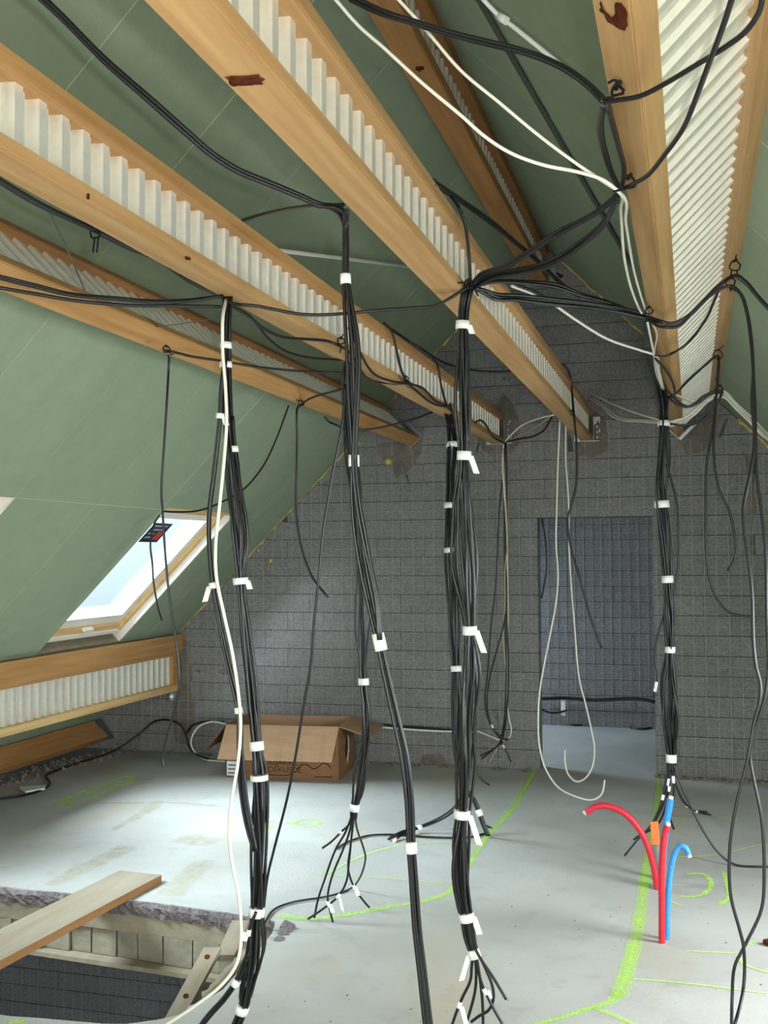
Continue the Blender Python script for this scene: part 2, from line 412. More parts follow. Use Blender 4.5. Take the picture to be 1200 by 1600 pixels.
spray([(480, 1366), (560, 1370), (640, 1376), (712, 1382)], .012, 'green2')
spray([(508, 1368), (548, 1346), (600, 1327), (660, 1319), (720, 1317), (765, 1318)], .018, 'green2')
spray([(1030, 1200), (1028, 1250), (1022, 1290), (1008, 1370), (1000, 1430), (990, 1480), (976, 1530), (964, 1560)], (.05, .075))
spray([(970, 1550), (950, 1568), (915, 1578), (880, 1590), (820, 1604)], (.05, .03))
spray([(925, 1574), (950, 1584), (1000, 1604)], .03)
spray([(980, 1530), (1060, 1536), (1200, 1553)], .014, 'green2')
spray([(1074, 1366), (1096, 1366), (1110, 1376), (1106, 1392), (1088, 1401), (1062, 1401)], .034, 'green2', 'spray_digit')
spray([(1131, 1362), (1137, 1384), (1140, 1402), (1122, 1416)], .034, 'green2', 'spray_digit')
spray([(1036, 1338), (1090, 1339), (1140, 1332), (1210, 1314)], .016, 'green2')
spray([(1052, 1262), (1120, 1263), (1210, 1263)], .02, 'green2')
spray([(1050, 1276), (1110, 1278), (1190, 1283)], .02, 'green2')
spray([(1076, 1487), (1150, 1490)], .014, 'green2')
spray([(1160, 1477), (1182, 1473)], .03)
spray([(1152, 1492), (1164, 1508), (1210, 1523)], .018, 'green2')
spray([(1002, 1381), (1020, 1380)], .035)
spray([(1030, 1402), (1070, 1418)], .014, 'green2')
spray([(84, 1257), (140, 1233), (200, 1211)], .045); spray([(200, 1211), (223, 1213)], .018, 'green2'); spray([(116, 1259), (168, 1237), (224, 1213)], .045); spray([(82, 1257), (116, 1259)], .018)
for a, b_ in (((104, 1249), (111, 1259)), ((137, 1235), (144, 1244)), ((170, 1223), (177, 1231)), ((199, 1212), (206, 1220))): spray([a, b_], .055)
for a, b_ in (((108, 1248), (140, 1242)), ((142, 1234), (172, 1230)), ((174, 1222), (202, 1218))): spray([a, b_], .012, 'green2')
spray([(415, 1285), (423, 1284), (431, 1285)], .034, 'green', 'spray_digit'); spray([(417, 1294), (424, 1291), (429, 1291)], .034, 'green', 'spray_digit'); spray([(416, 1295), (431, 1295)], .034, 'green', 'spray_digit')
spray([(448, 1285), (455, 1287), (463, 1286), (468, 1282), (482, 1281), (496, 1283), (500, 1286), (495, 1290), (484, 1292), (474, 1292)], .034, 'green', 'spray_digit')
spray([(462, 1284), (466, 1289)], .05, 'green', 'spray_digit')
spray([(0 + 10, 1600), (40, 1596)], .05)
for q, w in (([(204, 1321), (170, 1338), (120, 1362), (76, 1384)], (.16, .10)), ([(322, 1344), (296, 1368), (262, 1400)], (.13, .16)), ([(250, 1252), (215, 1275), (175, 1298)], (.12, .05)), ([(150, 1255), (260, 1254), (350, 1260)], .06), ([(280, 1308), (340, 1318)], .2)):
    spray(q, w, 'sand', 'sand_stain', .0012)
# sandy dirt along the foot of the block wall, dark lumps along the left slope
def rubble(name, path, w, n, matr, parent, smin=.01, smax=.035):
    P = smooth(path, 8); mb = MB()
    for i in range(n):
        q = P[random.randrange(len(P))] + Vector((random.uniform(-w, w), random.uniform(-w, w), 0)); s_ = random.uniform(smin, smax)
        k = len(mb.v)
        ring = [q + Vector((math.cos(a) * s_ * random.uniform(.6, 1.2), math.sin(a) * s_ * random.uniform(.6, 1.2), 0)) for a in (0, 1.26, 2.5, 3.8, 5.0)]
        mb.v += ring + [q + Vector((0, 0, s_ * random.uniform(.4, .9)))]
        for a in range(5): mb.f.append([k + a, k + (a + 1) % 5, k + 5]); mb.sm.append(False)
    return build(name, mb, matr, parent, kind='stuff')
rubble('wall_foot_dirt', [Vector((-4.4, D - .05, 0)), Vector((-3, D - .05, 0)), Vector((-1.28, D - .05, 0))], .05, 260, M['dirt'], floor)
rubble('wall_foot_dirt', [Vector((-.24, D - .05, 0)), Vector((.5, D - .05, 0)), Vector((1.6, D - .05, 0))], .05, 150, M['dirt'], floor)
rubble('slope_foot_lumps', [Vector((-5.15, 5.0, 0)), Vector((-5.1, 7, 0)), Vector((-4.9, 8.5, 0))], .16, 420, M['dirt'], floor)
rubble('floor_crumbs', [Vector((-1.6, 3.4, 0)), Vector((-.6, 4.5, 0)), Vector((.2, 6.0, 0)), Vector((-2.0, 7.0, 0))], .7, 46, M['dirt'], floor, .003, .008)

# ------------------------------------------------------------------ block walls
CH, BL, JT = 2.0 / 13, .40, .006
DX0, DX1, DZ = -1.185, -.285, 2.0      # doorway
def clip(poly, a, b_, c):              # keep a*x+b*z<=c
    out = []
    for i, p_ in enumerate(poly):
        q = poly[(i + 1) % len(poly)]; fp = a * p_[0] + b_ * p_[1] - c; fq = a * q[0] + b_ * q[1] - c
        if fp <= 0: out.append(p_)
        if fp * fq < 0:
            t_ = fp / (fp - fq); out.append((p_[0] + (q[0] - p_[0]) * t_, p_[1] + (q[1] - p_[1]) * t_))
    return out
def area(p_): return abs(sum(p_[i][0] * p_[(i + 1) % len(p_)][1] - p_[(i + 1) % len(p_)][0] * p_[i][1] for i in range(len(p_)))) / 2
def slope_clip(poly, g_=.0):
    poly = clip(poly, -1, 1, LK - g_)
    return clip(poly, 1, 1, RK - g_) if len(poly) > 2 else poly
def flat(y): return lambda q: (q[0], y, q[1])
def wallsheet(name, rects, y0, y1, matr, clipit=True):
    mb = MB()
    for (x0, z0, x1, z1) in rects:
        poly = [(x0, z0), (x1, z0), (x1, z1), (x0, z1)]
        if clipit: poly = slope_clip(poly)
        if len(poly) > 2: mb.prism(poly, flat(y0), flat(y1))
    return structure(build(name, mb, matr, loc=(0, y0, 0)))
def blocks(parent, xr, zr, y, door=False, clipit=True, shift=0.0, x_single=9.0):
    full = None; rest = MB(); r0 = math.floor(zr[0] / CH + .001); r1 = math.ceil(zr[1] / CH)
    for r_ in range(r0, r1):
        z0, z1 = r_ * CH, (r_ + 1) * CH; off = shift + (BL / 2 if r_ % 2 else 0)
        k0 = math.floor((xr[0] - off) / BL); k1 = math.ceil((xr[1] - off) / BL)
        for k in range(k0, k1):
            x0, x1 = max(off + k * BL, xr[0]), min(off + (k + 1) * BL, xr[1])
            spans = [(x0, x1)]
            if door and z0 < DZ - .01 and z0 > -.01:
                spans = [s_ for s_ in ((x0, min(x1, DX0 + JT / 2)), (max(x0, DX1 - JT / 2), x1)) if s_[1] - s_[0] > .015]
            for (a, c) in spans:
                jv = .0012; poly = [(a + jv, z0 + JT / 2), (c - jv, z0 + JT / 2), (c - jv, z1 - JT / 2), (a + jv, z1 - JT / 2)]
                whole = abs((c - a) - BL) < 1e-4
                if clipit:
                    before = area(poly); poly = slope_clip(poly, .012)
                    if len(poly) < 3 or area(poly) < .0015: continue
                    whole = whole and abs(before - area(poly)) < 1e-6
                jut = random.uniform(-.0025, .0025)
                if a > x_single:
                    rest.prism(poly, flat(y + jut), flat(y + .03)); continue
                if whole and full is not None:
                    o = full.copy(); COL.objects.link(o); o.parent = parent
                    o.location = Vector(((a + c) / 2, y + jut, z0)) - wloc(parent); continue
                mb = MB().prism(poly, flat(y + jut), flat(y + .03))
                if whole:
                    base = Vector(((a + c) / 2, y + jut, z0)); me = bpy.data.meshes.new('block')
                    me.from_pydata([tuple(v - base) for v in mb.v], [], [list(reversed(f)) for f in mb.f]); me.materials.append(M['block'])
                    full = bpy.data.objects.new('block', me); COL.objects.link(full); full.parent = parent; full.location = base - wloc(parent)
                else: build('block', mb, M['block'], parent)
    if rest.v: build('block_course', rest, M['block'], parent, kind='stuff')
def wires(parent, xr, zr, y, door=False, clipit=True, x0=-5.3, r=.0019, hz=True):
    mb = MB(); x = xr[0]
    def seg(a, c, k=1.0): mb.tube([Vector(a), Vector(c)], r * k, 4, False)
    while x < xr[1]:
        top = min(x + LK - .02, RK - x - .02, zr[1] - random.random() ** 2 * .5) if clipit else zr[1]
        lo = DZ + .01 if (door and DX0 - .01 < x < DX1 + .01) else zr[0]
        if top > lo + .03: seg((x, y, lo), (x + random.uniform(-.003, .003), y, top))
        x += .0885
    z = zr[0] + .05
    while hz and z < min(zr[1], 2.35):
        a, c = xr
        if clipit: a, c = max(a, z - LK + .02), min(c, RK - z - .02)
        if c > a:
            if door and z < DZ + .01 and a < DX0 < c:
                seg((a, y - .002, z), (DX0 - .01, y - .002, z), .55); seg((DX1 + .01, y - .002, z), (c, y - .002, z), .55)
            else: seg((a, y - .002, z), (c, y - .002, z), .55)
        z += CH / 2
    return build('wire_mesh', mb, M['wire'], parent, kind='stuff')

wall_back = wallsheet('wall_back', [(-5.4, -.02, DX0, 4.3), (DX1, -.02, 3.2, 4.3), (DX0, DZ, DX1, 4.3)], D + .012, D + .16, M['mortar'])
blocks(wall_back, (-5.4, 2.2), (0, 4.3), D, door=True, shift=.085, x_single=.95)
wires(wall_back, (-4.95, 2.2), (.02, 2.75), D - .006, door=True)
# jamb lining of the doorway: the cut ends of the blocks
for r_ in range(13):
    build('reveal_block', MB().box((DX0 - .02, D + .004, r_ * CH + .003), (DX0 + .004, D + .158, (r_ + 1) * CH - .003)), M['block'], wall_back)
    build('reveal_block', MB().box((DX1 - .004, D + .004, r_ * CH + .003), (DX1 + .02, D + .158, (r_ + 1) * CH - .003)), M['block'], wall_back)
wall_far = wallsheet('wall_far_room', [(-5.4, -.02, 3.2, 4.3)], YF - .05, YF + .1, M['mortar'])
blocks(wall_far, (-2.1, .2), (0, 2.6), YF - .062, shift=.05, clipit=False)
wires(wall_far, (-2.1, .2), (.02, 2.6), YF - .068)
wall_low = wallsheet('wall_lower_storey', [(-9.0, -2.75, 3.2, -.36)], D + .012, D + .16, M['mortar'], False)
blocks(wall_low, (-7.4, -3.1), (-2.6, -1.1), D, shift=.085, clipit=False)
wires(wall_low, (-7.4, -3.1), (-2.6, -1.1), D - .006, clipit=False, hz=False, r=.0014)
structure(build('floor_lower_storey', MB().box((-9.0, YB, -2.8), (3.2, D + .1, -2.7)), M['beamconc']))

structure(build('wall_lower_side', MB().box((-9.2, YB, -2.8), (-9.0, D + .1, -.1)), M['mortar']))
# mortar dabs at the beam ends, foam along the roof, marks on the wall
def blob(name, pts, y, th, matr, parent, jit=.012):
    P = [atY(x, yy, y) for x, yy in pts]; c = sum(P, Vector()) / len(P); Q = []
    for i in range(len(P)):
        a, b_ = P[i], P[(i + 1) % len(P)]
        for k in range(3): Q.append(a.lerp(b_, k / 3) + Vector((random.uniform(-jit, jit), 0, random.uniform(-jit, jit))))
    mb = MB(); n = len(Q)
    rings = [(1.0, 0), (.9, -.6), (.5, -1.0)]
    for s_, d in rings: mb.v += [c + (q - c) * s_ + Vector((0, th * d * random.uniform(.7, 1.1), 0)) for q in Q]
    mb.v.append(c + Vector((0, -th * 1.05, 0)))
    for j in range(2):
        for i in range(n): k = (i + 1) % n; mb.f.append([j * n + i, j * n + k, (j + 1) * n + k, (j + 1) * n + i]); mb.sm.append(True)
    for i in range(n): mb.f.append([2 * n + i, 2 * n + (i + 1) % n, 3 * n]); mb.sm.append(True)
    return build(name, mb, matr, parent)
blob('mortar_patch', [(590, 690), (640, 690), (662, 680), (660, 705), (645, 735), (620, 750), (606, 728), (588, 705)], D + .004, .012, M['patch'], wall_back)
blob('mortar_patch', [(744, 690), (770, 640), (786, 610), (804, 628), (812, 660), (816, 690), (800, 712), (756, 712)], D + .004, .012, M['patch'], wall_back)
blob('mortar_patch', [(900, 655), (926, 640), (946, 650), (952, 680), (954, 708), (920, 718), (902, 712)], D + .004, .012, M['patch'], wall_back)
blob('mortar_patch', [(1056, 690), (1078, 668), (1108, 640), (1128, 644), (1122, 680), (1100, 708), (1076, 714)], D + .004, .012, M['patch'], wall_back)
blob('mortar_patch', [(276, 1000), (300, 985), (300, 1040), (306, 1130), (290, 1170), (272, 1168), (270, 1080)], D + .004, .008, M['patch'], wall_back)
blob('mortar_patch', [(1164, 700), (1180, 700), (1184, 800), (1180, 880), (1172, 880), (1168, 790)], D + .004, .006, M['patch'], wall_back)
blob('mortar_patch', [(655, 1196), (660, 1180), (686, 1176), (700, 1190), (698, 1199)], D + .004, .02, M['patch'], wall_back)
for q in (([(746, 660), (756, 672), (752, 690), (744, 716), (740, 712), (748, 690)]), ([(631, 736), (637, 738), (641, 757), (636, 757)]), ([(1134, 652), (1138, 656), (1124, 692), (1119, 690)]), ([(886, 668), (894, 690), (896, 706), (887, 706)])):
    blob('dark_smear', q, D + .002, .004, M['mortar'], wall_back, .003)
for px_, py_, r_ in ((423, 876, .02), (607, 721, .03), (557, 692, .03), (838, 798, .014), (404, 860, .012)):
    c = atY(px_, py_, D); blob('foam_spot', [(px_ + math.cos(a) * r_ * 190, py_ + math.sin(a) * r_ * 190) for a in (0, 1, 2, 3, 4, 5)], D + .003, .02, M['foam'], wall_back, .004)
def seam(name, a, b_, rmax, n):
    pts = [a.lerp(b_, i / n) + Vector((random.uniform(-.008, .008), random.uniform(-.004, .004), random.uniform(-.008, .008))) for i in range(n + 1)]
    mb = MB().tube(pts, [rmax * random.choice((.25, .35, .5, .7, 1.0)) for _ in pts], 6)
    return build(name, mb, M['foam'], wall_back, kind='stuff')
seam('foam_seam', Vector((-4.42, D - .006, .955)), Vector((-2.32, D - .006, 3.06)), .011, 70)
seam('foam_seam', Vector((-2.12, D - .006, 3.255)), Vector((-1.3, D - .006, 4.075)), .02, 30)
seam('foam_seam', Vector((-.97, D - .006, 4.065)), Vector((.20, D - .006, 2.895)), .018, 44)
seam('foam_seam', Vector((.36, D - .006, 2.735)), Vector((1.6, D - .006, 1.495)), .02, 50)
seam('foam_seam', Vector((-4.72, D - .006, .655)), Vector((-4.78, D - .006, .59)), .03, 4)
for px_, py_, w, h_ in ((352, 1049, 11, 5), (309, 1048, 5, 3), (790, 592, 7, 4), (390, 1046, 6, 4)):
    P = [atY(px_ + math.cos(a * .785) * w, py_ + math.sin(a * .785) * h_, D - .0045) for a in range(8)]
    mb = MB(); mb.v = P; mb.f.append(list(range(8))); mb.sm.append(False); build('chalk_mark', mb, M['teal'], wall_back)

# ------------------------------------------------------------------ roof slopes in green board, with the roof windows cut out
WIN = [(6.47, 7.57, 1.05, 2.02), (3.69, 4.79, 1.05, 2.02)]     # y0,y1,z0,z1 on the left slope
WINR = [(3.9, 4.9, .85, 1.75), (.9, 1.9, .85, 1.75)]          # on the right slope, out of view
def slopept(side, y, z, off=0.0):
    k = off / math.sqrt(2)
    return Vector((z - LK - k, y, z + k)) if side == 'l' else Vector((RK - z + k, y, z + k))
def slopebox(mb, side, y0, y1, z0, z1, o0, o1):
    P = lambda y, z, o: slopept(side, y, z, o)
    return mb.quadbox([P(y0, z0, o0), P(y1, z0, o0), P(y1, z1, o0), P(y0, z1, o0), P(y0, z0, o1), P(y1, z0, o1), P(y1, z1, o1), P(y0, z1, o1)])
def cut(y0, y1, wins):
    spans = [(y0, y1)]
    for w in wins:
        nxt = []
        for a, c in spans:
            if w[1] <= a or w[0] >= c: nxt.append((a, c)); continue
            if a < w[0]: nxt.append((a, w[0]))
            if c > w[1]: nxt.append((w[1], c))
        spans = nxt
    return spans
ZR = (LK + RK) / 2
for side, wins, nm in (('l', WIN, 'ceiling'), ('r', WINR, 'ceiling')):
    mb = MB(); zw0, zw1 = wins[0][2], wins[0][3]
    for (z0, z1, ws) in ((-.05, zw0, []), (zw0, zw1, wins), (zw1, ZR + .0, [])):
        for a, c in cut(YB, YF, ws + ([(9.4, 10.3, 0, 0)] if (side == 'l' and ws) else [])): slopebox(mb, side, a, c, z0, z1, .0012, .05)
    ceil = structure(build(nm, mb, M['joint'], loc=(0, 0, 0)))
    rows_ = [(.004, zw0, []), (zw0, zw1, wins), (zw1, 3.28 if side == 'l' else 3.0, []), (3.28 if side == 'l' else 3.0, ZR - .004, [])]
    ys = [YB + .02] + [v for v in [4.02 - .8 * k for k in range(8, 0, -1)] if v > YB + .1] + [4.02 + .8 * k for k in range(0, 6)] + [D - .004]
    for a, c in zip(ys[:-1], ys[1:]):
        for z0, z1, ws in rows_:
            for y0, y1 in cut(a, c, ws):
                if y1 - y0 < .03: continue
                jy0 = .0022 if y0 == a else 0; jy1 = .0022 if y1 == c else 0
                build('plasterboard_panel', slopebox(MB(), side, y0 + jy0, y1 - jy1, z0 + .001, z1 - .001, .0 + random.uniform(-.0006, .0006), .014), M['plaster'], ceil)
# rear gable with its open doorway-sized gap (behind the camera)
structure(wallsheet('wall_rear', [(-5.4, 0, -2.5, 4.3), (.3, 0, 3.2, 4.3), (-2.5, 2.45, .3, 4.3), (-2.5, 0, .3, .25)], YB - .15, YB, M['mortar']))

# ------------------------------------------------------------------ roof windows
def roof_window(name, w, full):
    y0, y1, z0, z1 = w
    r2 = math.sqrt(2)
    mb = MB()                  # outer casing of pine, set into the slope
    def bx(mb, a, c, s0, s1, o0, o1): return slopebox(mb, 'l', a, c, s0, s1, o0, o1)
    t_ = .016
    L_ = structure(build(name, bx(MB(), y1 - .001, y1 + .02, z0, z1, .0, .165), M['white'], loc=(z0 - LK, y0, z0)))
    build('lining_board', bx(MB(), y0 - .02, y0 + .001, z0, z1, .0, .165), M['white'], L_)
    build('lining_board', bx(MB(), y0, y1, z1 - .001, z1 + .015, .0, .165), M['pine'], L_)
    build('lining_board', bx(MB(), y0, y1, z0 - .012, z0 + .001, .0, .165), M['beamconc'], L_)
    fw = .05; s = .05 / r2
    # fixed frame: four rails
    build('frame_rail', bx(MB(), y1 - .055, y1, z0 + .05, z1, .05, .16), M['pine'], L_)
    build('frame_rail', bx(MB(), y0, y0 + .055, z0 + .05, z1, .05, .16), M['pine'], L_)
    build('frame_rail', bx(MB(), y0, y1, z1 - .045, z1, .05, .16), M['pine'], L_)
    build('frame_rail', bx(MB(), y0, y1, z0 + .05, z0 + .095, .06, .16), M['pine'], L_)
    # sash: rails round the pane, overexposed daylight put into their white colour
    a, c, p0, p1 = y0 + .06, y1 - .06, z0 + .10, z1 - .05
    sash = build('sash', bx(MB(), c - .07, c, p0, p1, .08, .16), M['white'], L_)
    build('sash_rail', bx(MB(), a, a + .07, p0, p1, .08, .16), M['white'], sash)
    build('sash_rail', bx(MB(), a + .07, c - .07, p1 - .05, p1, .08, .16), M['white'], sash)
    build('sash_rail', bx(MB(), a + .07, c - .07, p0, p0 + .06, .08, .16), M['white'], sash)
    build('pane', bx(MB(), a + .07, c - .07, p0 + .06, p1 - .05, .13, .136), M['glass'], L_)
    if full:
        build('handle', bx(MB(), (y0 + y1) / 2 - .07, (y0 + y1) / 2 + .05, z0 + .092, z0 + .106, .03, .06), M['white'], L_)
        build('sill_strip', bx(MB(), y0, y1 - .05, z0 + .040, z0 + .062, .04, .075), M['white'], L_)
        build('gap_shade_strip', bx(MB(), y0, y1, z0 + .001, z0 + .06, .13, .16), M['bark'], L_)  # added dark strip keeps sky light out of the gap, shade put into its colour
        # printed sticker on the pane
        P = [atL(x, y, -.125) for x, y in ((234, 837), (258, 837), (233, 866), (206, 866))]
        ya, yb = P[0].y - .09, P[0].y + .18; za, zb = P[2].z, P[0].z
        st = build('sticker', bx(MB(), ya, yb, za, zb, .122, .124), M['navy'], L_)
        for k in range(4):
            zz_ = zb - (zb - za) * (.14 + .2 * k); build('print_line', bx(MB(), ya + .03, yb - (.05 if k < 2 else .15), zz_ - .006, zz_ + .006, .120, .1215), M['stickgrey'], st)
        build('print_emblem', bx(MB(), yb - .12, yb - .03, za + .02, za + .075, .120, .1215), M['stickred'], st)
    return L_
roof_window('window_1', WIN[0], True)
roof_window('window_2', WIN[1], False)

# ------------------------------------------------------------------ timber joists with corrugated steel webs
def corrugation(y0, y1, amp, period=.096):
    pts = []; y = y0; i = 0
    prof = [(0, amp), (.33, amp), (.36, .1 * amp), (.52, -.2 * amp), (.55, .15 * amp), (.62, .15 * amp), (.65, -amp), (.93, -amp)]
    while y < y1:
        for u, d in prof: pts.append((y + u * period, d))
        y += period
    return pts
def joist(name, label, Bp, axis, side, height, fw, ft, y0, y1, m_low, m_up, loc, amp=.017, webmat=None, group=None):
    """Bp lower corner (x,z); axis: lower->upper flange; side: across the flange; both unit 2D"""
    ax, az = axis; sx, sz = side
    def P(d, s_, y): return Vector((Bp[0] + ax * d + sx * s_, y, Bp[1] + az * d + sz * s_))
    t_ = thing(name, label, 'joist', P(0, 0, y0), group)
    t_['kind'] = 'thing'
    def fl(nm, d0, d1, m_): 
        c = [P(d0, 0, y0), P(d0, fw, y0), P(d0, fw, y1), P(d0, 0, y1), P(d1, 0, y0), P(d1, fw, y0), P(d1, fw, y1), P(d1, 0, y1)]
        o = build(nm, MB().quadbox(c), m_, t_)
        bm = bmesh.new(); bm.from_mesh(o.data); bmesh.ops.bevel(bm, geom=[e for e in bm.edges if e.calc_length() > 1], offset=.004, segments=2, affect='EDGES'); bm.to_mesh(o.data); bm.free()
        return o
    lo = fl('lower_flange', 0, ft, m_low); up = fl('upper_flange', height - ft, height, m_up)
    mb = MB()
    for y, dd in corrugation(y0, y1 - .02, amp):
        mb.v += [P(ft - .01, fw / 2 + dd, y), P(height - ft + .01, fw / 2 + dd, y)]
    for i in range(len(mb.v) // 2 - 1): mb.f.append([2 * i, 2 * i + 2, 2 * i + 3, 2 * i + 1]); mb.sm.append(False)
    build('corrugated_web', mb, webmat or M['web'], t_)
    # steel hanger shoe at the wall
    if y1 > 8 and Bp[1] > 1:
        mb = MB(); hh = min(height * .8, .20); wg = .05 if az > .9 else .024
        for s0, s1 in ((-.004, -.001), (fw + .001, fw + .004)):
            mb.quadbox([P(-.004, s0, y1 - .03), P(-.004, s1, y1 - .03), P(-.004, s1, D - .002), P(-.004, s0, D - .002), P(hh, s0, y1 - .03), P(hh, s1, y1 - .03), P(hh, s1, D - .002), P(hh, s0, D - .002)])
        for s0, s1 in ((-wg, 0), (fw, fw + wg)):
            mb.quadbox([P(.0, s0, D - .006), P(.0, s1, D - .006), P(.0, s1, D - .002), P(.0, s0, D - .002), P(hh, s0, D - .006), P(hh, s1, D - .006), P(hh, s1, D - .002), P(hh, s0, D - .002)])
        mb.quadbox([P(-.005, -wg, y1 - .03), P(-.005, fw + wg, y1 - .03), P(-.005, fw + wg, D - .002), P(-.005, -wg, D - .002), P(-.001, -wg, y1 - .03), P(-.001, fw + wg, y1 - .03), P(-.001, fw + wg, D - .002), P(-.001, -wg, D - .002)])
        sh = build('steel_hanger', mb, M['steel'], t_)
        for k in range(4):
            for s0 in (-wg * .55, fw + wg * .55):
                c = P(hh * (.14 + .23 * k), s0, D - .006); build('bolt', MB().tube([c, c + Vector((0, -.01, 0))], .008, 6), M['steel'], sh)
    return t_, P
UP = (0, 1); XP = (1, 0); q2 = math.sqrt(.5)
g_j = 'timber joists with corrugated steel webs'
J3, P3 = joist('web_joist', 'upright spruce joist with a brown bark patch under it, ending above the doorway', (-.828, 2.60), UP, XP, .24, .103, .04, -.5, D - .03, M['wood'], M['wood'], None, group=g_j)
J2, P2 = joist('web_joist', 'upright spruce joist carrying the thick cable bundle and white cable nearest the stair hole', (-1.535, 2.60), UP, XP, .24, .103, .042, -.5, D - .03, M['wood'], M['wood_low'], None, group=g_j)
J1, P1 = joist('web_joist', 'tilted joist lying against the green slope just above the roof window', (-2.20, 2.60), (-q2, q2), (q2, q2), .42, .10, .06, -.5, D - .03, M['wood_low'], M['wood_dark'], None, .02, group=g_j)
JR, PR = joist('web_joist', 'wide tilted joist with a dark knot and a broad ribbed white web facing down', (-.08, 2.60), (q2, q2), (-q2, q2), .42, .10, .062, -.5, D - .03, M['wood'], M['wood'], None, .014, group=g_j)
J5, P5 = joist('web_joist', 'darker ridge joist high under the peak of the roof', (-1.195, 3.86), UP, XP, .30, .135, .06, -.5, D - .03, M['wood_dark'], M['wood_dark'], None, .02, group=g_j)
J4, P4 = joist('web_joist', 'low eaves joist with ribbed web standing under the roof window', (-4.42, .55), UP, XP, .36, .12, .055, -.5, D - .03, M['pine'], M['wood_low'], None, .022, group=g_j)
build('fascia_board', MB().box((-4.315, -.5, .90), (-4.275, D - .03, 1.035)), M['wood_low'], J4)
build('end_block', MB().box((-4.40, D - .16, .606), (-4.305, D - .035, .905)), M['wood_low'], J4)
c = atY(268, 1050, D - .01)
for k in range(3): mb = MB().tube([c + Vector((0, 0, -.09 * k)), c + Vector((0, 0, -.03 - .09 * k)), c + Vector((0, 0, -.07 - .09 * k))], [.012, .03, .016], 8); build('wall_anchor', mb, M['web'], J4)
# bark and knots
def stain(parent, pts, fn, name='bark_patch'):
    P = [fn(x, y) for x, y in pts]; c = sum(P, Vector()) / len(P); out = MB()
    Q = []
    for i in range(len(P)):
        for k in range(3): Q.append(P[i].lerp(P[(i + 1) % len(P)], k / 3) + (P[i] - c) * random.uniform(-.12, .12))
    nrm = (P[1] - P[0]).cross(P[2] - P[0]).normalized()
    if nrm.dot(EYE - c) < 0: nrm = -nrm
    out.v = [q for q in Q] + [c + (q - c) * .85 + nrm * .0025 for q in Q]; n = len(Q)
    for i in range(n): out.f.append([i, (i + 1) % n, n + (i + 1) % n, n + i]); out.sm.append(False)
    out.f.append(list(range(n, 2 * n))); out.sm.append(False)
    return build(name, out, M['bark'], parent)
stain(J3, [(352, 121), (372, 118), (404, 117), (415, 124), (410, 131), (385, 133), (364, 134)], lambda x, y: atZ(x, y, 2.5985))
stain(J3, [(868, 425), (882, 430), (875, 436)], lambda x, y: atX(x, y, -.724), 'knot')
nA = Vector((-q2, 0, -q2))
def onPR(x, y):
    r_ = ray(x, y); n_ = Vector((-q2, 0, -q2)); p0 = Vector((-.08, 0, 2.6)) + n_ * .001; return EYE + r_ * ((p0 - EYE).dot(n_) / r_.dot(n_))
stain(JR, [(937, 0), (943, 14), (955, 28), (964, 20), (962, 4), (972, 2), (981, 24), (979, 47), (966, 44), (950, 34), (938, 16)], onPR)
for jx, (px_, py_) in ((J2, (273, 306)), (J2, (290, 404)), (J2, (165, 433))): pass
stain(J2, [(289, 400), (297, 402), (298, 407), (290, 406)], lambda x, y: atX(x, y, -1.431), 'knot')
stain(J2, [(136, 302), (139, 302), (139, 312), (135, 311)], lambda x, y: atX(x, y, -1.431), 'knot')
stain(J5, [(651, 104), (660, 103), (664, 107), (655, 112), (649, 109)], lambda x, y: atZ(x, y, 3.8585), 'knot')
# lowest tilted timber on the slope, behind the eaves joist
e1 = Vector((-4.955, 0, .14)); e2 = Vector((-5.085, 0, .27)); dn = Vector((-.05, 0, -.05))
mb = MB(); y0, y1 = -.5, D - .12
mb.quadbox([e1 + Vector((0, y0, 0)), e1 + Vector((0, y1, 0)), e2 + Vector((0, y1, 0)), e2 + Vector((0, y0, 0)), e1 + dn + Vector((0, y0, 0)), e1 + dn + Vector((0, y1, 0)), e2 + dn + Vector((0, y1, 0)), e2 + dn + Vector((0, y0, 0))])
lt = thing('wall_plate', 'dark brown sloping timber near the floor beneath the eaves joist', 'timber', (-5.0, 4, .14)); lt['kind'] = 'thing'
build('timber', mb, M['wood_dark'], lt)
mb = MB().quadbox([e1 + Vector((.012, y1 - .02, -.03)), e1 + Vector((.012, y1 + .08, -.03)), e2 + Vector((.012, y1 + .08, .0)), e2 + Vector((.012, y1 - .02, .0)), e1 + Vector((.006, y1 - .02, -.03)), e1 + Vector((.006, y1 + .08, -.03)), e2 + Vector((.006, y1 + .08, 0)), e2 + Vector((.006, y1 - .02, 0))])
build('steel_hanger', mb, M['strap'], lt)

# perforated bracing straps, conduit and thin rods
def ribbon(name, P, wdir, w, th, matr, label, cat):
    n_ = (P[-1] - P[0]).cross(wdir).normalized() * th; wd = wdir.normalized() * (w / 2); mb = MB()
    for a, c in zip(P[:-1], P[1:]): mb.quadbox([a - wd, a + wd, c + wd, c - wd, a - wd + n_, a + wd + n_, c + wd + n_, c - wd + n_])
    L_ = (P[-1] - P[0]).length; o = tag(build(name, mb, matr), label, cat)
    hm = MB(); k = .03; d = (P[-1] - P[0]).normalized()
    while k < L_:
        for s_ in (-.25, .25):
            c = P[0] + d * k + wd * 2 * s_ - n_ * .3; u = wd.normalized() * .0035; v = d * .0035
            hm.quad(c - u - v, c + u - v, c + u + v, c - u + v)
        k += .025
    build('strap_hole', hm, M['dark'], o, kind='stuff')
    return o
a, c = atR(742, -10, .012), atR(988, 418, .012); wd = (c - a).cross(Vector((q2, 0, q2)))
ribbon('bracing_strap', [a, c], wd, .055, .002, M['strap'], 'dark perforated steel strap running along the slope beside the ridge joist', 'strap')
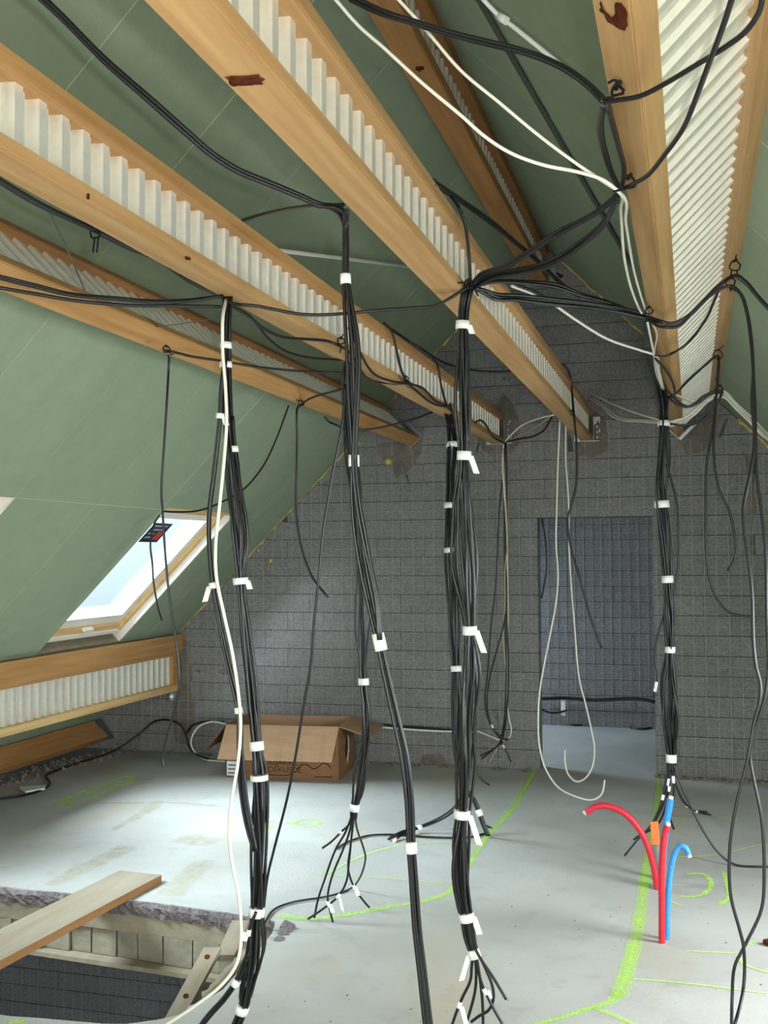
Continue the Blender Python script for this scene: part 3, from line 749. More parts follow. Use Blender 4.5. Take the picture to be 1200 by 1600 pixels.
a, c = atX(248, 511, -2.13), atX(402, 489, -1.62)
ribbon('bracing_strap', [a, c], Vector((0, 1, .25)), .05, .002, M['strap'], 'grey perforated steel strap crossing between two joists behind the white cable', 'strap')

# ------------------------------------------------------------------ cables
CR = .0052
def tubeobj(name, pts, r, matr, parent=None, sides=7): return build(name, MB().tube(pts, r, sides), matr, parent)
def tie_band(parent, c, d, r, ln=.028, flap=None):
    d = d.normalized(); mb = MB().tube([c - d * ln / 2, c + d * ln / 2], r, 12)
    if flap:                   # loose end of the tape hanging off
        s_ = d.cross(Vector((0, 1, 0))); s_ = s_.normalized() * flap[0]; e_ = c + s_ * (r * .9)
        dn_ = Vector((0, 0, -1)) * flap[1] + s_ * flap[1] * .35; wv = s_ * .010; tv = Vector((0, .0015, 0))
        mb.quadbox([e_ - wv - tv, e_ + wv - tv, e_ + wv + tv, e_ - wv + tv, e_ - wv + dn_ - tv, e_ + wv + dn_ - tv, e_ + wv + dn_ + tv, e_ - wv + dn_ + tv])
    return build('tape_marker', mb, M['tape'], parent)
def nearest(P, px, py):
    best = None
    for i, q in enumerate(P):
        v = q - EYE; z = v.dot(_f); d = math.hypot(600 + FPX * v.dot(_r) / z - px, 800 + FPX * v.dot(_d) / z - py)
        if best is None or d < best[0]: best = (d, i)
    return best[1]
def strands(P, n, spread, r, seed, twist=1.0):
    """n strand paths around the centre line P; spread[i] = bundle radius at point i"""
    rnd = random.Random(seed); T = (P[-1] - P[0]).normalized(); e1_ = T.cross(Vector((0, 1, 0)))
    e1_ = e1_.normalized() if e1_.length > .1 else Vector((1, 0, 0)); e2_ = Vector((0, 1, 0)); out = []; m_ = len(P)
    for i in range(n):
        a0 = 2.39996 * i + rnd.random() * .5; rr = math.sqrt((i + .5) / n); ph = rnd.random() * 6.28; k = rnd.uniform(2.0, 4.0) * twist; amp = rnd.uniform(.3, .8)
        path = []
        for j, q in enumerate(P):
            t_ = j / (m_ - 1); a_ = a0 + amp * math.sin(k * 6.28 * t_ / 2 + ph) + t_ * 1.3 * twist; s_ = spread[j] * rr * (1 + .25 * math.sin(5 * t_ * 6.28 + ph * 2) * (1 if spread[j] > .02 else 0))
            path.append(q + e1_ * (math.cos(a_) * s_) + e2_ * (math.sin(a_) * s_))
        out.append(path)
    return out
def bundle(label, path, n, spread, tapes=(), subs=(), r=CR, matr='cable', sub=5, seed=1, group='tied cable bundles', name='cable_bundle', cat='cable bundle', white=0):
    """path: centre line; spread: list of (py index fraction, radius); subs: (path, n, spread, tapes)"""
    def field(P, spr):
        if isinstance(spr, (int, float)): return [spr] * len(P)
        out = []
        for j in range(len(P)):
            t_ = j / (len(P) - 1)
            for (ta, ra), (tb, rb) in zip(spr[:-1], spr[1:]):
                if ta <= t_ <= tb + 1e-9: u = (t_ - ta) / max(1e-6, tb - ta); u = u * u * (3 - 2 * u); out.append(ra * (1 - u) + rb * u); break
            else: out.append(spr[-1][1])
        return out
    P = smooth(parse(path), sub); lowest = min(P, key=lambda v: v.z)
    root = thing(name, label, cat, (lowest.x, lowest.y, lowest.z), group)
    def lay(P, n, spr, tapes, seed):
        F = field(P, spr)
        for k, st in enumerate(strands(P, n, F, r, seed) if n > 1 else [P]):
            tubeobj('cable', st, r, M['whitecable'] if k < white else M[matr], root)
        for tp in tapes:
            i = nearest(P, tp[0], tp[1]); d = P[min(i + 1, len(P) - 1)] - P[max(i - 1, 0)]
            tie_band(root, P[i], d, (F[i] + r * 1.25) if n > 1 else r * 1.5, tp[2] if len(tp) > 2 else .028, tp[3] if len(tp) > 3 else None)
    lay(P, n, spread, tapes, seed)
    for k, s_ in enumerate(subs):
        lay(smooth(parse(s_[0]), sub), s_[1], s_[2], s_[3] if len(s_) > 3 else (), seed * 31 + k)
    return root
def spr_at(path, items):
    """bundle radius given at pixel heights: [(py, r)] -> fractions of the smoothed path"""
    P = smooth(parse(path), 5); out = []
    for py, rad in items:
        best = min(range(len(P)), key=lambda i: abs(800 + FPX * (P[i] - EYE).dot(_d) / (P[i] - EYE).dot(_f) - py)); out.append((best / (len(P) - 1), rad))
    out.sort(); 
    if out[0][0] > 0: out.insert(0, (0.0, out[0][1]))
    if out[-1][0] < 1: out.append((1.0, out[-1][1]))
    return out

# A: the thick bundle beside the stair hole
pA = '356,462@z2.605 353,500@3.36 353,540 353,620 358,700 362,760 370,830 376,908 384,1000 394,1090 401,1165 405,1215 406,1290 405,1370 401,1425 396,1490 386,1545 378,1578 366,1610 346,1690@3.36 330,1722@z.03'
bundle('thick black bundle with many white tapes hanging beside the stair hole', pA, 9,
       spr_at(pA, [(462, .016), (540, .014), (660, .020), (750, .030), (830, .034), (905, .020), (1000, .026), (1165, .018), (1290, .030), (1420, .020), (1490, .036), (1575, .016), (1640, .02)]),
       [(353, 545, .022), (353, 567, .02), (376, 908, .022, (1, .03)), (401, 1165, .03), (405, 1216, .018), (401, 1425, .03), (379, 1575, .025)],
       [('352,560@3.33 346,610 344,650 334,740 327,800 327,850 333,915 345,980 360,1050 373,1110 375,1180 378,1235 387,1290 399,1330@3.34', 3, spr_at(pA, [(560, .008), (1330, .008)]), [(344, 651, .018, (1, .03)), (333, 916, .02, (-1, .05)), (373, 1114, .02)]),
        ('362,650@3.36 366,702 374,760 384,820 386,860 380,905', 2, .008, [(366, 702, .02)]),
        ('376,1150@3.32 381,1200 386,1250 395,1300 401,1330', 1, 0),
        ('386,1495@3.35 372,1530 352,1560 325,1590 300,1625 275,1665@3.3', 2, .008, [(370, 1534, .022)]),
        ('400,1425@3.3 390,1450 388,1462', 1, 0, [(388, 1458, .02, (-1, .03))])], seed=3)
# nearest pair of twin cables on the central joist
pG = '541,330@z2.59 541,350@2.66 541,380 540,436 542,470 547,550 549,620 553,690 553,720 553,760 557,820 568,890 581,950 593,1003 605,1060 618,1120 631,1180 639,1250 642,1324 646,1380 651,1450 659,1520 668,1600 682,1700 695,1800@2.7'
bundle('slim bundle of grey-black cables hanging nearest the camera from the bark-patched joist', pG, 3, spr_at(pG, [(330, .008), (436, .008), (550, .012), (720, .008), (880, .012), (1003, .010), (1180, .011), (1324, .009), (1800, .011)]),
       [(540, 436, .026), (553, 720, .03), (593, 1003, .045), (642, 1324, .028)],
       [('542,440@2.66 549,480 556,520 560,570 559,620 556,680 554,722 559,780 568,830 579,880 590,930 595,1000', 2, .007),
        ('497,320@2.75 515,322 530,330 539,345 541,380@2.66', 2, .007)], seed=5, r=.0050)
# B
pB = '543,562@z2.61 543,600@4.72 545,680 551,740 557,800 560,860 566,930 567,1000 568,1065 572,1110 571,1160 565,1200 558,1245 554,1262 553,1280@4.72'
bundle('black bundle fanning out over the green line in front of the cardboard box', pB, 7, spr_at(pB, [(562, .02), (680, .03), (860, .022), (960, .036), (1065, .018), (1130, .024), (1200, .026), (1262, .016), (1280, .014)]),
       [(568, 1065, .03), (554, 1262, .032)],
       [('555,1262@4.72 548,1285 533,1300 518,1315 504,1325@4.85', 1, 0, [(533, 1299, .02)]), ('554,1262@4.71 540,1300 524,1328 507,1375 497,1405 491,1434@z.01', 1, 0),
        ('554,1262@4.72 546,1300 537,1325 518,1372 512,1402 515,1420 520,1441@z.008', 1, 0, [(510, 1414, .03, (1, .04))]),
        ('554,1262@4.73 549,1310 545,1350 541,1378 529,1400 505,1420 481,1436@z.008', 1, 0, [(527, 1402, .03, (1, .05))]),
        ('555,1262@4.74 548,1320 544,1356 553,1386 566,1405 577,1418@z.008', 1, 0, [(554, 1388, .03, (1, .045))]),
        ('555,1262@4.74 557,1292 568,1325 571,1340 563,1370 548,1388@z.012 515,1400@z.010 460,1409@z.008 430,1420@z.008 411,1446@z.008', 1, 0)], seed=7)
# C
pC = '738,440@z2.655 731,452@3.55 725,480@3.55 723,508 722,560 723,620 725,680 725,712 723,770 727,830 730,900 734,985 734,1040 730,1100 727,1150 725,1200 722,1272 719,1320 721,1380 729,1433 735,1470 741,1490@3.62'
bundle('thickest black bundle in the middle, white tapes, hanging from the bark-patched joist', pC, 12,
       spr_at(pC, [(440, .018), (508, .018), (620, .026), (710, .018), (790, .040), (880, .046), (985, .018), (1080, .038), (1180, .042), (1272, .022), (1345, .036), (1433, .020), (1490, .014)]),
       [(723, 508, .028, (1, .03)), (725, 709, .03, (1, .06)), (734, 986, .03, (1, .075)), (722, 1272, .028, (1, .095)), (729, 1433, .028, (1, .06)), (741, 1492, .03, (-1, .08))],
       [('741,1480@3.62 737,1510 735,1532 722,1560 712,1585 702,1615', 1, 0, [(716, 1568, .022, (1, .06))]), ('741,1480@3.63 744,1520 742,1550 733,1585 720,1625', 1, 0),
        ('742,1480@3.62 750,1530 754,1570 755,1620', 1, 0), ('741,1480@3.6 752,1500 772,1530 791,1562@3.55', 1, 0),
        ('742,1480@3.63 758,1512 769,1540 771,1560 764,1578 748,1588 736,1597', 1, 0), ('742,1490@3.62 752,1535 768,1570 792,1612', 1, 0, [(757, 1546, .022, (1, .03))])], seed=11)
# C2
pD = '700,632@z2.625 703,660@6.75 707,695 704,740 702,790 704,860 708,920 710,980 713,1045 715,1100 715,1160 719,1200 730,1235 742,1252 749,1270 757,1292 763,1306@z.01'
bundle('farther black bundle just behind the thickest one, its tail on the sprayed corner line', pD, 9, spr_at(pD, [(632, .05), (695, .034), (790, .028), (980, .05), (1045, .026), (1160, .05), (1235, .016), (1306, .010)]),
       [(707, 695, .03, (1, .03)), (702, 788, .035), (704, 862, .03), (713, 1045, .035), (749, 1270, .04)],
       [('756,1288@6.72 772,1296 784,1301 785,1312 778,1321', 1, 0, [(785, 1309, .03)]), ('757,1292@6.74 764,1306 774,1318 780,1316', 1, 0, [(773, 1318, .03)]), ('752,1278@6.75 764,1300 770,1312', 1, 0, [(764, 1292, .03, (1, .05))]),
        ('728,1235@6.7 712,1262@6.6 690,1279 655,1294@6.5 628,1302@z.03 607,1311@z.01', 2, .012, [(655, 1293, .03)]), ('655,1294@6.5 640,1300 626,1306 617,1313@z.01', 1, 0, [(617, 1316, .03)]),
        ('740,1190@6.9 748,1212 756,1221 765,1227', 1, 0)], seed=13, r=.0062)
# D
pE = '1011,497@z2.655 1014,530@z2.645 1021,575@z2.64 1032,606@z2.63 1037,640@6.28 1037,668 1035,710 1032,750 1034,788 1038,840 1043,905 1046,960 1047,1015 1046,1060 1047,1110 1048,1150 1049,1185 1048,1205@6.3'
bundle('black bundle hanging from the wide tilted joist down to the coloured hoses', pE, 13, spr_at(pE, [(497, .014), (575, .022), (612, .034), (668, .028), (750, .046), (788, .036), (905, .026), (960, .036), (1015, .022), (1100, .055), (1185, .022), (1205, .02)]),
       [(1037, 664, .03), (1034, 788, .04), (1045, 905, .04), (1047, 1016, .035), (1049, 1185, .045)],
       [('1041,725@6.28 1050,755 1058,790 1060,830 1060,880 1056,910 1051,930', 1, 0), ('1038,960@6.28 1026,1000 1024,1030 1027,1055 1025,1070 1021,1090', 1, 0, [(1025, 1070, .035), (1024, 1080, .02)]),
        ('1047,1190@6.3 1040,1222 1034,1252 1018,1288 996,1312 976,1337@z.01', 1, 0, [(1036, 1247, .03)]), ('1048,1190@6.3 1044,1222 1036,1258 1024,1282', 1, 0, [(1036, 1222, .04)]), ('1048,1190@6.3 1046,1225 1040,1262 1026,1290 1000,1305 990,1312', 1, 0, [(1043, 1230, .03)]),
        ('1049,1190@6.3 1052,1218 1052,1250 1047,1275 1053,1296', 1, 0, [(1051, 1221, .04)]), ('1050,1190@6.32 1055,1222 1066,1250 1080,1264 1105,1269@z.01', 1, 0, [(1072, 1259, .02)]), ('1050,1190@6.33 1056,1226 1070,1254 1088,1268 1110,1273@z.01', 1, 0, [(1087, 1267, .03)]),
        ('1052,1192@6.3 1062,1222 1076,1252 1100,1300 1125,1335 1148,1351@z.01 1180,1354@z.008 1240,1353@z.008', 1, 0)], seed=17, r=.0062)
# E: thin loose hank at the joist end near the doorway
bundle('loose hank of thin black and white cables hanging at the wall left of the doorway', '789,692@8.3 791,740 790,800 790,860 791,910 791,960 793,1040 792,1095 788,1138 780,1164@8.35 752,1181', 2, .012, [],
       [('789,692@8.3 786,740 780,800 777,870 774,920 768,970 762,1050 758,1095 765,1130 783,1154 795,1155', 1, 0), ('790,960@8.3 785,985 775,1020 764,1065 762,1110 772,1140 792,1158', 1, 0, [(771, 1132, .03)]),
        ('781,1158@8.38 790,1172 798,1190', 1, 0, [(786, 1166, .03)]), ('786,1158@8.4 770,1172 752,1186', 1, 0)], r=.0062, seed=19)
def cable(label, path, r=CR, matr='cable', n=1, spread=.007, name=None, cat='cable', group='loose single cables', seed=1, sub=6):
    P = smooth(parse(path), sub); mb = MB()
    nm = name or ('white_cable' if matr == 'whitecable' else 'beige_cable' if matr == 'beige' else 'black_cable')
    if n == 1:
        o = build(nm, mb.tube(P, r, 7), M[matr]); return tag(o, label, cat, group)
    low = min(P, key=lambda v: v.z); root = thing(nm, label, cat, low, group)
    for st in strands(P, n, [spread] * len(P), r, seed): tubeobj('strand', st, r, M[matr], root)
    return root
# white ones
cable('thick white cable hanging in front of the bundle beside the stair hole', '353,468@z2.59 348,500@3.24 348,550 352,600 354,660 350,720 342,800 337,850 338,900 350,960 363,1020 372,1080 376,1130 372,1190 362,1250 358,1300 363,1350 373,1400 377,1460 370,1505 345,1540 300,1575 262,1600@3.3 220,1626', .0058, 'whitecable')
cable('white cable sagging in front of the ridge joist, lower of the two', '515,-12@2.35 560,40 600,75 660,130 720,180 760,215 800,240 850,258 900,268 940,280 964,297@2.62 970,330@z2.66 975,400@z2.66 986,450@z2.655 1000,485@z2.65 1010,502@z2.65', .0046, 'whitecable')
cable('cream cable sagging in front of the ridge joist, upper of the two', '612,-12@2.4 660,40 720,110 780,160 840,210 900,255 945,285 968,300@2.66 978,350@z2.66 990,420@z2.66 1004,470@z2.655 1013,495@z2.65 1026,520@z2.64 1022,552@z2.64 1026,585@z2.63 1036,608@z2.62', .0044, 'whitecable')
cable('white cable crossing the dark gable from the joists to the tilted joist', '800,447@3.9 840,462 864,475 900,500 950,530 1000,547 1023,555@z2.62 1030,580@z2.62 1037,608@z2.61', .0056, 'whitecable')
cable('thin white cable along the edge of the tilted joist above its bundle', '1011,500@z2.63 1016,525@z2.63 1022,553@z2.62 1028,580@z2.62 1034,606@z2.61', .005, 'whitecable')
cable('longer white cable loop hanging before the doorway, its end curling on the floor', '875,652@7.55 872,720 870,790 869,850 872,900 869,940 860,990 850,1040 843,1085 841,1130 843,1165 852,1200 870,1228@7.55 895,1243@7.45 925,1250@7.4 940,1241 945,1219@7.4', .0062, 'whitecable')
cable('shorter white cable loop hanging before the doorway', '884,652@7.7 884,720 887,760 889,800 889,850 893,920 898,980 905,1060 915,1100 925,1145 929,1170 925,1200 912,1218 900,1221 888,1210 883,1190 883,1172@7.7', .0058, 'whitecable')
cable('upper white cable running from the joist over the doorway to the black bundle', '918,611@8.3 950,628 990,644 1034,657@6.4', .007, 'whitecable')
cable('lower pair of white cables from the joist over the doorway to the black bundle', '922,620@8.35 942,634 960,650 975,655 1000,656 1036,660@6.4', .006, 'whitecable', 2, .014)
cable('sheaf of white cables looping off the black bundle onto the right green slope', '1040,661@6.3 1052,662 1066,657 1090,640 1110,622 1127,617@6.35 1150,634 1180,664@6.8 1210,690@7.2 1250,722@7.5', .0065, 'whitecable', 4, .022, seed=4)
cable('thin white cable end wandering under the tilted joist', '1042,608@6.3 1055,616 1075,624 1090,627 1105,625 1125,617@6.3', .006, 'whitecable')
cable('white cable arching from the hank to the joist over the doorway', '789,690@8.2 800,678 815,665 838,655 866,648@7.7', .006, 'whitecable')
cable('beige wire rising from the hank to the joist over the doorway', '792,690@8.25 830,672 862,650@7.75', .004, 'beige')
cable('white cable in the hank at the wall', '787,694@8.22 785,725 788,770 792,830 793,900 794,960 793,1010 792,1080 795,1120 799,1140 796,1152 785,1157 765,1150 745,1142@8.5', .006, 'whitecable')
cable('beige wire in the hank at the wall', '786,700@8.2 790,780 793,850 789,890 789,940 786,990 790,1040 791,1080 787,1130 776,1170 764,1192@8.4', .0042, 'beige')
cable('white cable running level along the foot of the block wall', '590,1136@8.52 640,1140 700,1143 748,1143@8.52', .008, 'whitecable')
cable('black cable running level along the foot of the block wall', '588,1131@8.54 640,1136 700,1140 748,1142@8.54', .009)
cable('small white loop on the floor at the cardboard box', '352,1131@8.3 330,1128 310,1136 299,1155 301,1170@8.2 320,1186@z.02 352,1190@z.012', .0075, 'whitecable')
# black singles
cable('black cable loop hanging from the slope joist past the roof window', '540,583@4.66 470,580 400,573 340,563 300,557 275,551 262,548@z2.60 264,562@4.42 261,620 256,700 252,770 254,800 257,850 262,910 268,960 276,1010 280,1060 277,1090 268,1125 258,1160 254,1185 256,1198@4.42', .0056)
cable('black cable curving from the roof window corner up to the slope joist', '254,799@4.5 275,800 310,798 345,785 380,765 410,730 430,690 451,634@z2.605', .005)
cable('short black cable end dangling in front of the roof window', '249,805@l.04 240,822@6.2 235,850 238,880 240,910 247,950 253,970@6.2', .0062)
cable('black cable end dangling from the slope joist before the block wall', '541,606@z2.60 520,612 500,617 480,625 472,632@z2.60 464,640@5.75 464,680 463,740 462,780 466,830 475,870 490,905 513,934@5.75', .0064)
cable('long slack black cable hanging clear left of the fanned bundle', '539,600@4.60 535,660 520,740 505,830 498,900 490,980 485,1040 473,1110 462,1180 448,1250 430,1320 418,1370 412,1420 409,1447@z.02', .0064)
cable('black cable lying on the floor between two bundle tails', '526,1326@z.008 540,1317@z.008 559,1310@z.008 580,1305@z.008 610,1304@z.008 670,1308@z.008 715,1309@z.008 740,1307@z.008 759,1302@z.008', .006)
cable('black cables sagging across the slope joist, upper one', '-420,330@2.2 -200,390@2.5 -20,428@2.75 50,445 110,460 180,466 240,470 300,468 348,462@3.3', .0056, n=2, spread=.005)
cable('black cable sagging across the slope joist, lower one', '-420,370@2.2 -200,412@2.5 -20,446@2.72 60,460 120,470 200,477 270,478 345,479@3.28', .0058)
cable('black cables strung along the underside of the joist over the stair hole', '-420,30@x-1.56 -200,160@x-1.56 -20,270@x-1.56 60,318@x-1.56 140,356@x-1.57 200,386@x-1.57 250,406@x-1.565 300,440@x-1.56 350,466@x-1.555', .0056, n=3, spread=.012)
cable('heavy twin cable sagging under the green slope from the top edge', '40,-25@1.85 60,-8@1.9 100,30 160,90 240,160 290,205 330,240 370,265 420,285 470,305 500,318 525,322 541,334@2.66', .0058, n=2, spread=.007)
cable('short black cable joining the twin cable from behind the joist', '340,362@3.6 385,342@3.42 430,330 480,322 536,320@2.68', .0056)
cable('black cable slung level from the stair hole bundle to the middle bundle', '352,470@z2.59 375,476@3.3 400,478 430,484 470,491 500,492 540,490 580,486 650,481 680,478 705,465 734,446@3.52', .0056)
cable('slack black cables drooping behind the joist toward the fanned bundle', '360,476@3.4 385,490@3.55 410,512 440,526 480,530 512,533 530,540@z2.57 550,555 565,580 575,592 600,598@5.3 622,600 640,597@x-1.40', .006)
cable('lower slack black cable behind the joist', '362,478@3.45 395,500 418,528 445,548 480,558 530,562 546,564@4.7', .0058)
cable('black cable clipped along the joist above the fanned bundle', '545,512@x-1.41 560,545@x-1.40 580,580@x-1.40 610,595@x-1.40 640,600@x-1.40 660,606@x-1.40 680,626@x-1.40 699,634@x-1.40', .006)
cable('black cable crossing the white web to the farther bundle', '600,505@x-1.42 612,518@x-1.41 618,540@x-1.40 626,575@x-1.40 635,595@x-1.40 652,612@x-1.40 675,630@x-1.39 699,636@x-1.39', .0064)
cable('black cable draped from the joist top behind the middle bundle to the bark-patched joist', '612,515@x-1.50 650,540@5.6 690,565 712,573 740,579 797,580@5.5 825,572', .0068)
cable('black cable falling over the web to the farther bundle', '672,556@x-1.42 684,572@x-1.41 690,605@x-1.40 698,634@x-1.39', .0068)
cable('black cable looping from the slope joist under the middle joist to the farther bundle', '508,652@z2.60 520,662@6.2 545,671 575,671 620,662 660,650 690,637 700,633@6.7', .0068)
cable('black cables from the joist top passing under the ridge joist to the gable', '676,284@x-.73 710,306@3.5 770,348 806,380 839,406@4.3 875,440 905,464@4.8', .0056, n=2, spread=.012)
cable('black cable dropping over the bark-patched joist to the middle bundle', '706,308@x-.74 718,326@3.40 727,352@x-.70 733,400@x-.70 735,444@x-.70', .0058)
cable('upper twin cable slung from the tilted joist to the middle bundle', '966,305@2.7 935,329 900,350 866,368 821,398 785,419 752,430 736,448@3.52', .0056, n=2, spread=.007)
cable('lower twin cable slung from the tilted joist to the middle bundle', '964,312@2.72 941,353 902,386 875,404 848,416 806,425 765,432 740,446@3.54', .0056, n=3, spread=.012, seed=2)
cable('upper black cables from the middle bundle across the gable to the tilted joist', '736,447@3.56 760,439 785,438 830,441 870,446 905,458 950,470 1010,496@z2.64', .0062, n=2, spread=.009, seed=5)
cable('sagging black cables from the middle bundle across the gable to the tilted joist', '738,448@3.57 755,455 775,464 810,466 860,471 930,478 980,487 1011,497@z2.635', .0062, n=4, spread=.014, seed=6)
cable('black cable draped from the ridge down the gable', '800,443@3.9 835,456 858,470@4.1 900,478 1010,498@z2.63', .0062)
cable('heavy twin black cable sagging from the ridge to the tilted joist', '548,-4@2.2 600,20 640,32 700,50 760,65 800,75 850,92 890,112 925,138 947,160@z2.62 956,185@z2.63 968,230@z2.63 976,265@z2.63 970,298@z2.64', .0052, n=2, spread=.006)
cable('black cable hanging in front of the broad white web from the upper edge', '1146,-10@1.75 1130,40 1100,120 1085,160@2.0 1065,205 1040,240 1012,274 988,288 970,297@z2.6', .0052)
cable('black cable curving across the broad white web to the knotted joist edge', '1192,-10@1.7 1186,18 1166,48 1132,74 1090,100@1.95 1040,130 1000,150 962,157 944,160@z2.60', .0050)
cable('black cable loop bulging off the edge of the knotted joist', '946,163@z2.61 939,190@z2.66 942,225@z2.67 954,262@z2.66 969,296@z2.65', .0052, n=2, spread=.005)
cable('black cables slung under the broad web and away over the right slope', '1011,495@z2.62 1030,502@4.15 1050,506 1075,494 1100,470 1125,445 1149,431@4.15 1165,440 1185,463 1205,485 1245,525', .006, n=2, spread=.006)
cable('long black cable hanging from the web to the floor in a crossing loop, nearer strand', '1011,499@z2.61 1035,511@4.1 1060,510 1090,480 1120,455 1142,447@4.1 1158,460 1168,490 1174,530 1177,580 1175,630 1179,690 1172,740 1162,790 1163,830 1170,880 1175,930 1177,1000 1181,1040 1188,1070 1187,1095 1178,1130 1171,1170 1165,1200 1150,1260 1140,1330 1142,1400 1155,1450 1162,1480 1162,1540@3.85 1148,1600@3.75 1130,1640', .0058)
cable('long black cable hanging from the web to the floor in a crossing loop, farther strand', '1140,449@4.16 1156,458 1167,490 1174,540 1178,600 1180,650 1181,700 1182,740 1190,800 1196,860 1198,960 1200,1050 1195,1090 1180,1140 1172,1180 1178,1220 1190,1280 1194,1360 1190,1420 1165,1475 1148,1510 1144,1560@3.9 1143,1640@3.8', .0058)
cable('slack black cable looping under the broad web', '1024,555@z2.60 1040,556@z2.55 1052,551@z2.54 1080,530@5.0 1105,495 1118,465 1126,450 1142,448@4.25', .0058)
cable('black cable hooked over the web joist with a long drop to a sideways end', '1043,622@6.25 1055,615 1080,590 1105,568 1121,556@6.1 1121,600 1117,640 1112,680 1104,725 1103,800 1103,850 1108,900 1120,935 1140,957 1176,964@6.1', .0066)
cable('black cable hooked over the web joist with a short drop to a bent end', '1123,556@6.12 1120,610 1115,680 1116,720 1122,760 1140,800 1148,840 1149,870 1137,892@6.12', .0066)
cable('black cables tangled below the end of the wide tilted joist', '1042,612@6.28 1058,628 1075,635 1092,628 1105,618 1126,611@6.25 1110,640 1098,655 1075,664 1046,662@6.3', .0066, n=2, spread=.02, seed=8)
cable('black loop beside the edge of the tilted joist', '1024,560@z2.61 1040,578@z2.60 1052,600 1054,615 1046,624@6.1', .0062)
cable('black cable hanging from the joist in front of the doorway to a free end', '880,568@x-.70 892,595@7.0 897,650 901,700 900,760 893,790 888,805 888,830 893,860 905,900 920,955 932,992 940,1012@7.0', .0072)
cable('black cable bowing out of the left door reveal', '847,810@8.68 853,850 854,890 850,915 846,935@8.68', .0075)
cable('black cable hooked under the joist end toward the hank', '742,660@x-1.42 752,657@x-1.42 762,668@x-1.41 772,684@x-1.42 788,692@8.22', .0075)
cable('black cable drooping between two joist ends over the hank', '788,691@8.25 810,686 832,682 850,672 862,652@7.75', .007)
cable('black cable lying along the foot of the slope and up to the wall', '-20,1250@z.01 30,1244@z.01 66,1234@z.01 78,1224@z.01 72,1212@z.01 88,1204@z.01 130,1190@z.01 180,1172@8.3 215,1148@8.45 240,1128@8.5 262,1125 282,1133 291,1150 295,1165@8.45 310,1180@8.2 330,1187@z.012 352,1189@z.012', .0085)
cable('black cable looping from the wall foot behind the cardboard box', '290,1148@8.5 300,1134 318,1128 350,1128@8.45', .008)
cable('black cable strung level across the far room wall', '840,1092@10.8 880,1091 930,1094 980,1092 1005,1093 1024,1097@10.8', .016)
cable('black cable sagging low on the far room wall', '836,1098@10.8 850,1110 866,1114 886,1110@10.8', .010)
cable('black cable lying along the foot of the far room wall', '840,1130@z.01 870,1128@z.01 900,1133@z.01 925,1131@z.01', .010)
cable('black cable end lying on the far room floor', '985,1137@z.01 1002,1139@z.01 1022,1136@z.01', .010)
o = build('white_tag', MB().box((-1.27, 10.80, .11), (-1.225, 10.805, .29)), M['tape']); tag(o, 'white tape strip hanging on the far room wall', 'tape')
tag(build('wire', MB().tube(smooth(parse('75,328@x-1.62 104,388 133,455@x-2.02'), 4), .0032, 5), M['strap']), 'thin steel wire stretched between two joists at the top of the stair side', 'wire')
# ties nailed to the timbers
def tie(label, ctr, r, tail):
    c = parse(ctr)[0]; r *= .7; mb = MB(); ring = [c + _r * (math.cos(a * .449) * r) - _d * (math.sin(a * .449) * r) + _f * (.01 * math.sin(a)) for a in range(15)]
    mb.tube(ring, .0028, 5)
    for q in tail: mb.tube(smooth([c + _r * (x * .01) - _d * (y * .01) for x, y in q], 3), .0028, 5)
    mb.tube([c + _f * .02 - _d * r, c - _f * .012 - _d * r], .005, 8)
    return tag(build('cable_tie', mb, M['dark']), label, 'cable tie', 'cable ties nailed to the timbers')
tie('black tie ring nailed to the joist above the roof window', '260,546@z2.58', .02, [((1, -1), (2, -2), (3, -2))])
tie('black tie nailed to the knotted timber edge', '966,141@z2.62', .016, [((0, 1.6), (-.8, 2), (-2, 1.4)), ((-1, -1.4), (-4, -1.6))])
tie('black tie ring hanging by the white cables on the tilted joist', '984,285@z2.60', .022, [((-1, -1.5), (-4, -2.2))])
tie('black tie nailed above the two white cables', '1015,485@z2.64', .02, [((1, 1.5), (1.6, 3))])
tie('black tie on the outer edge of the broad white web, upper one', '1149,415@4.12', .028, [((0, 2), (.4, 4)), ((.5, -2), (1, -4))])
tie('black tie just beneath the upper one on the broad web', '1142,440@4.10', .024, [((0, 2), (.2, 4)), ((0, -2), (-.2, -3.5))])
tie('black tie ring low on the broad white web', '1122,554@6.05', .036, [((1, 3), (3, 5))])
tie('black tie where the white sheaf leaves the tilted joist', '1124,608@6.2', .03, [((-1, 2), (-2, 6)), ((0, -2), (1, -5))])
tie('black tie nailed to the joist behind the slim bundle', '533,533@x-1.415', .02, [((0, 1), (1, 3)), ((0, -2), (-.5, -5))])
tie('black tie nailed to the joist before the farther bundle', '634,592@x-1.40', .02, [((-1, 1), (-2, 3))])
tie('black tie nailed into the bark-patched joist at the middle bundle', '733,444@x-.69', .022, [((-2, .6), (-4, .4)), ((2, -2), (3, -4))])
tie('black tie on the cable over the doorway joist', '894,645@x-.715', .02, [((-1, 0), (-3, .5))])
tie('black tie on the joist near the dangling cable end', '471,630@z2.595', .022, [((-1, 1), (-3, 2)), ((-1, -1), (-1, -3))])
tie('black tie with two hanging tails under the joist over the stair hole', '148,366@x-1.56', .018, [((0, -1), (-.5, -5)), ((1, -1), (.6, -5))])
